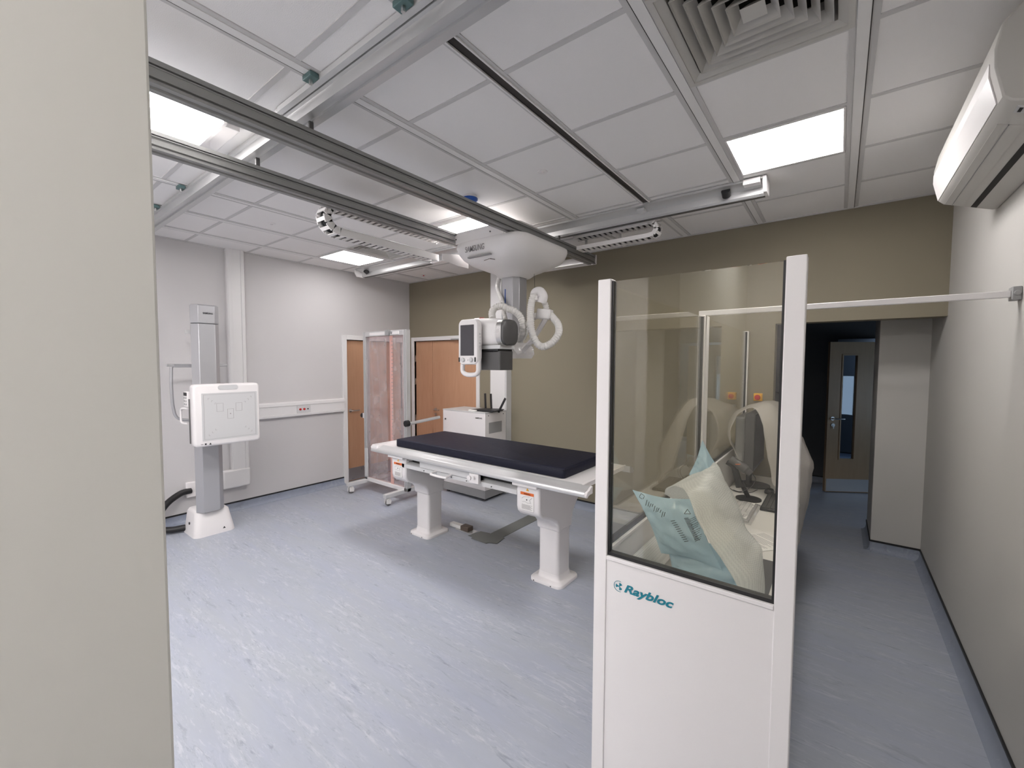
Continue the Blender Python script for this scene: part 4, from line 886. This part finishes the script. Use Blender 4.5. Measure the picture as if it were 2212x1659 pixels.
# bubble wrap and air pillows at the near end of the desk
def pillow(name, c4, puff, label, seed):
    # c4: corner points tl, tr, br, bl ; inflated between two films
    tl, tr, br, bl = [Vector(p_) for p_ in c4]; n_ = ((tr-tl).cross(bl-tl)+(bl-br).cross(tr-br)).normalized(); N_ = 22; mb = MB()
    for s in (-1, 1):
        P = []
        for j in range(N_+1):
            v = j/N_; row = []
            for i in range(N_+1):
                u_ = i/N_; b0 = tl.lerp(tr, u_).lerp(bl.lerp(br, u_), v); e = (math.sin(math.pi*u_)*math.sin(math.pi*v))
                c_ = tl.lerp(br, .5).lerp(tr.lerp(bl, .5), .5)
                pinch = .10*(math.sin(math.pi*u_)*abs(2*v-1)**3+math.sin(math.pi*v)*abs(2*u_-1)**3)
                b1 = b0.lerp(c_, pinch)
                w = noise.noise(Vector((u_*6+seed, v*6, s)))*.016+abs(noise.noise(Vector((u_*3+seed, v*13, s*2))))*-.020+abs(noise.noise(Vector((u_*12, v*4+seed, s*3))))*-.013
                row.append(b1+n_*s*(puff*e**.55+w*min(1, e*5)))
            P.append(row)
        mb.grid(P)
    t_ = thing(name, tuple((tl+br)/2), label, 'air pillow', 'pale blue air pillows')
    mb.build('film', 'pillow', t_, angle=80)
    return t_, n_
PL, n1 = pillow('air_pillow', (B(1366, 1058, 1.72), B(1498, 1078, 1.70), B(1560, 1232, 1.72), B(1428, 1195, 1.74)), .045, 'large pale blue air pillow with black print, front left on the desk', 1)
def pill_text(parent, x, y_, Y, s, size, rx_, ry_): text('print', s, B(x, y_, Y), size, CR*rx_[0]-CD*rx_[1], CR*ry_[0]-CD*ry_[1], 'ink', parent, bold=.0002)
pp_ = MB()
def bar(px, py, dx, dy, Y, w=.0011):
    a_, b_ = B(px, py, Y), B(px+dx, py+dy, Y-.002); pp_.tube([a_, b_], w, 4)
Yp = 1.635
for k in range(10): bar(1398+k*4.3, 1080+k*2.9+(k % 3), -3.5+(k % 2), 12-(k % 4)*2, Yp-.002)
for k in range(11): bar(1449+k*2.9, 1126+k*4.4, 9, -1.5, Yp+.004)
for k in range(18): bar(1478+k*1.35, 1120+k*2.75, 9+(k % 3), -.8, Yp)
for k in range(12): bar(1490+k*1.0, 1122+k*4.4, 17-(k % 3)*2, -8, Yp, .0006)
bar(1478, 1110, 7, -10, Yp); bar(1485, 1100, 7, 10, Yp); bar(1478, 1110, 14, 0, Yp)
bar(1381, 1073, 4, -7, Yp-.004); bar(1385, 1066, 7, 5, Yp-.004); bar(1392, 1072, -3, 6, Yp-.004); bar(1381, 1074, 6, 4, Yp-.004)
pp_.build('print', 'ink', PL)
pillow('air_pillow', (B(1436, 1165, 1.80), B(1585, 1170, 1.78), B(1640, 1290, 1.76), B(1452, 1288, 1.79)), .06, 'lower pale blue air pillow slumped on the desk under the printed one', 4)
pillow('air_pillow', (B(1517, 950, 2.02), B(1560, 1020, 2.03), B(1545, 1100, 2.02), B(1488, 1025, 2.02)), .03, 'small pale blue air pillow tip poking above the bubble wrap', 9)
pillow('air_pillow', (B(1325, 1000, 2.4)+Vector((1.6, 0, 0))*0+Vector((0, 0, 0)), B(1330, 1000, 2.4), B(1332, 1010, 2.4), B(1326, 1010, 2.4)), .001, 'x', 2) if False else None
ctl = [[B(1436, 1066, 1.98), B(1470, 1085, 2.0), B(1520, 1100, 2.05)],
       [B(1447, 1052, 1.86), B(1498, 1030, 1.96), B(1548, 1018, 2.04)],
       [B(1470, 1052, 1.72), B(1515, 1025, 1.82), B(1545, 1000, 1.97)],
       [B(1486, 1076, 1.62), B(1530, 1050, 1.70), B(1580, 1060, 1.86)],
       [B(1512, 1130, 1.60), B(1560, 1110, 1.66), B(1603, 1118, 1.80)],
       [B(1552, 1195, 1.60), B(1600, 1180, 1.64), B(1628, 1165, 1.74)],
       [B(1588, 1250, 1.60), B(1625, 1235, 1.63), B(1649, 1200, 1.70)],
       [B(1618, 1312, 1.60), B(1635, 1312, 1.62), B(1646, 1312, 1.66)]]
tag(MB().grid(patch(ctl, 7, 6)).build('bubble_wrap_sheet', 'bubble', solid=.003), 'long bubble wrap sheet draped over the blue air pillows on the desk', 'packaging')
g = [[Vector((-.66+.05*math.sin(math.pi*i/8), 1.56+.16*j, .765+.19*i/8)) for i in range(9)] for j in range(5)]
tag(MB().grid(g).build('bubble_wrap_strip', 'bubble', solid=.004), 'small bubble wrap strip leaning on the side screen at the near desk end', 'packaging')
tag(MB().loft([ringz(-.33, 2.17, .12, .30, .03, DZ), ringz(-.33, 2.17, .12, .30, .03, DZ+.004)]).build('desk_mat', 'dgrey'), 'dark grey mat lying flat on the desk, partly under the bubble wrap', 'mat')

# office chair in the opening
t = thing('office_chair', (-.58, 5.0, 0), 'black office chair in the dark opening behind the desk', 'chair')
MB().loft([[Vector((x_, y_, z_)) for x_, z_ in rrect(-.58, 1.22, .17, .26, .14)] for y_ in (5.14, 5.19)]).build('backrest', 'wirebk', t, bevel=.01)
MB().loft([ringz(-.58, 4.95, .22, .22, .08, .46), ringz(-.58, 4.95, .24, .24, .09, .50), ringz(-.58, 4.95, .22, .22, .08, .53)]).build('seat', 'wirebk', t)
MB().tube([(-.58, 5.03, .48), (-.58, 5.22, .52), (-.58, 5.21, 1.0)], .02, 8).build('back_bracket', 'wirebk', t)
MB().cyl((-.58, 5.0, .08), (-.58, 5.0, .47), .03).build('gas_column', 'wirebk', t)
for k in range(5):
    a_ = 2*math.pi*k/5; e = Vector((-.58+.26*math.cos(a_), 5.0+.26*math.sin(a_), .06)); MB().tube([(-.58, 5.0, .1), e], [.025, .015], 8).cyl(e+Vector((0, -.012, -.035)), e+Vector((0, .012, -.035)), .025).build('leg', 'wirebk', t)

# ------------------------------------------------------------------ air conditioner on the right wall
t = thing('air_conditioner', (XR, 2.77, 2.75), 'white split air conditioner high on the right wall', 'air conditioner')
ap = [(XR, 2.99), (XR-.12, 2.99), (XR-.19, 2.965), (XR-.235, 2.91), (XR-.25, 2.83), (XR-.248, 2.77), (XR-.225, 2.665), (XR-.205, 2.645), (XR-.11, 2.61), (XR-.02, 2.578), (XR, 2.578)]
MB().prism(ap, 'y', 2.18, 3.36).build('casing', 'wallr', t, bevel=.006, angle=30)
MB().prism([(XR-.2515, 2.81), (XR-.2515, 2.765), (XR-.229, 2.668), (XR-.226, 2.669), (XR-.248, 2.768), (XR-.249, 2.81)], 'y', 2.24, 3.355).build('front_flap', 'white2', t, flat=True)
def under(s0, s1, y0_, y1_, off, mname, nm):
    A_ = Vector((XR-.205, 0, 2.645)); B_ = Vector((XR-.02, 0, 2.578)); d_ = (B_-A_); nn = Vector((d_.z, 0, -d_.x)).normalized()
    if nn.z > 0: nn = -nn
    P0, P1 = A_+d_*s0+nn*off, A_+d_*s1+nn*off; Q0, Q1 = A_+d_*s0-nn*.01, A_+d_*s1-nn*.01
    m_ = MB(); m_.loft([[Vector((v.x, yy, v.z)) for v in (P0, P1, Q1, Q0)] for yy in (y0_, y1_)]); return m_.build(nm, mname, t, flat=True)
under(.02, .40, 2.36, 3.345, .003, 'wallr', 'louvre_flap'); under(.56, .68, 2.20, 3.345, .002, 'black', 'outlet_slot'); under(.17, .185, 2.36, 3.345, .0045, 'grey', 'louvre_line')
under(.12, .26, 2.215, 2.265, .003, 'lite', 'receiver_window'); under(.165, .21, 2.225, 2.255, .0045, 'ink', 'receiver_mark')
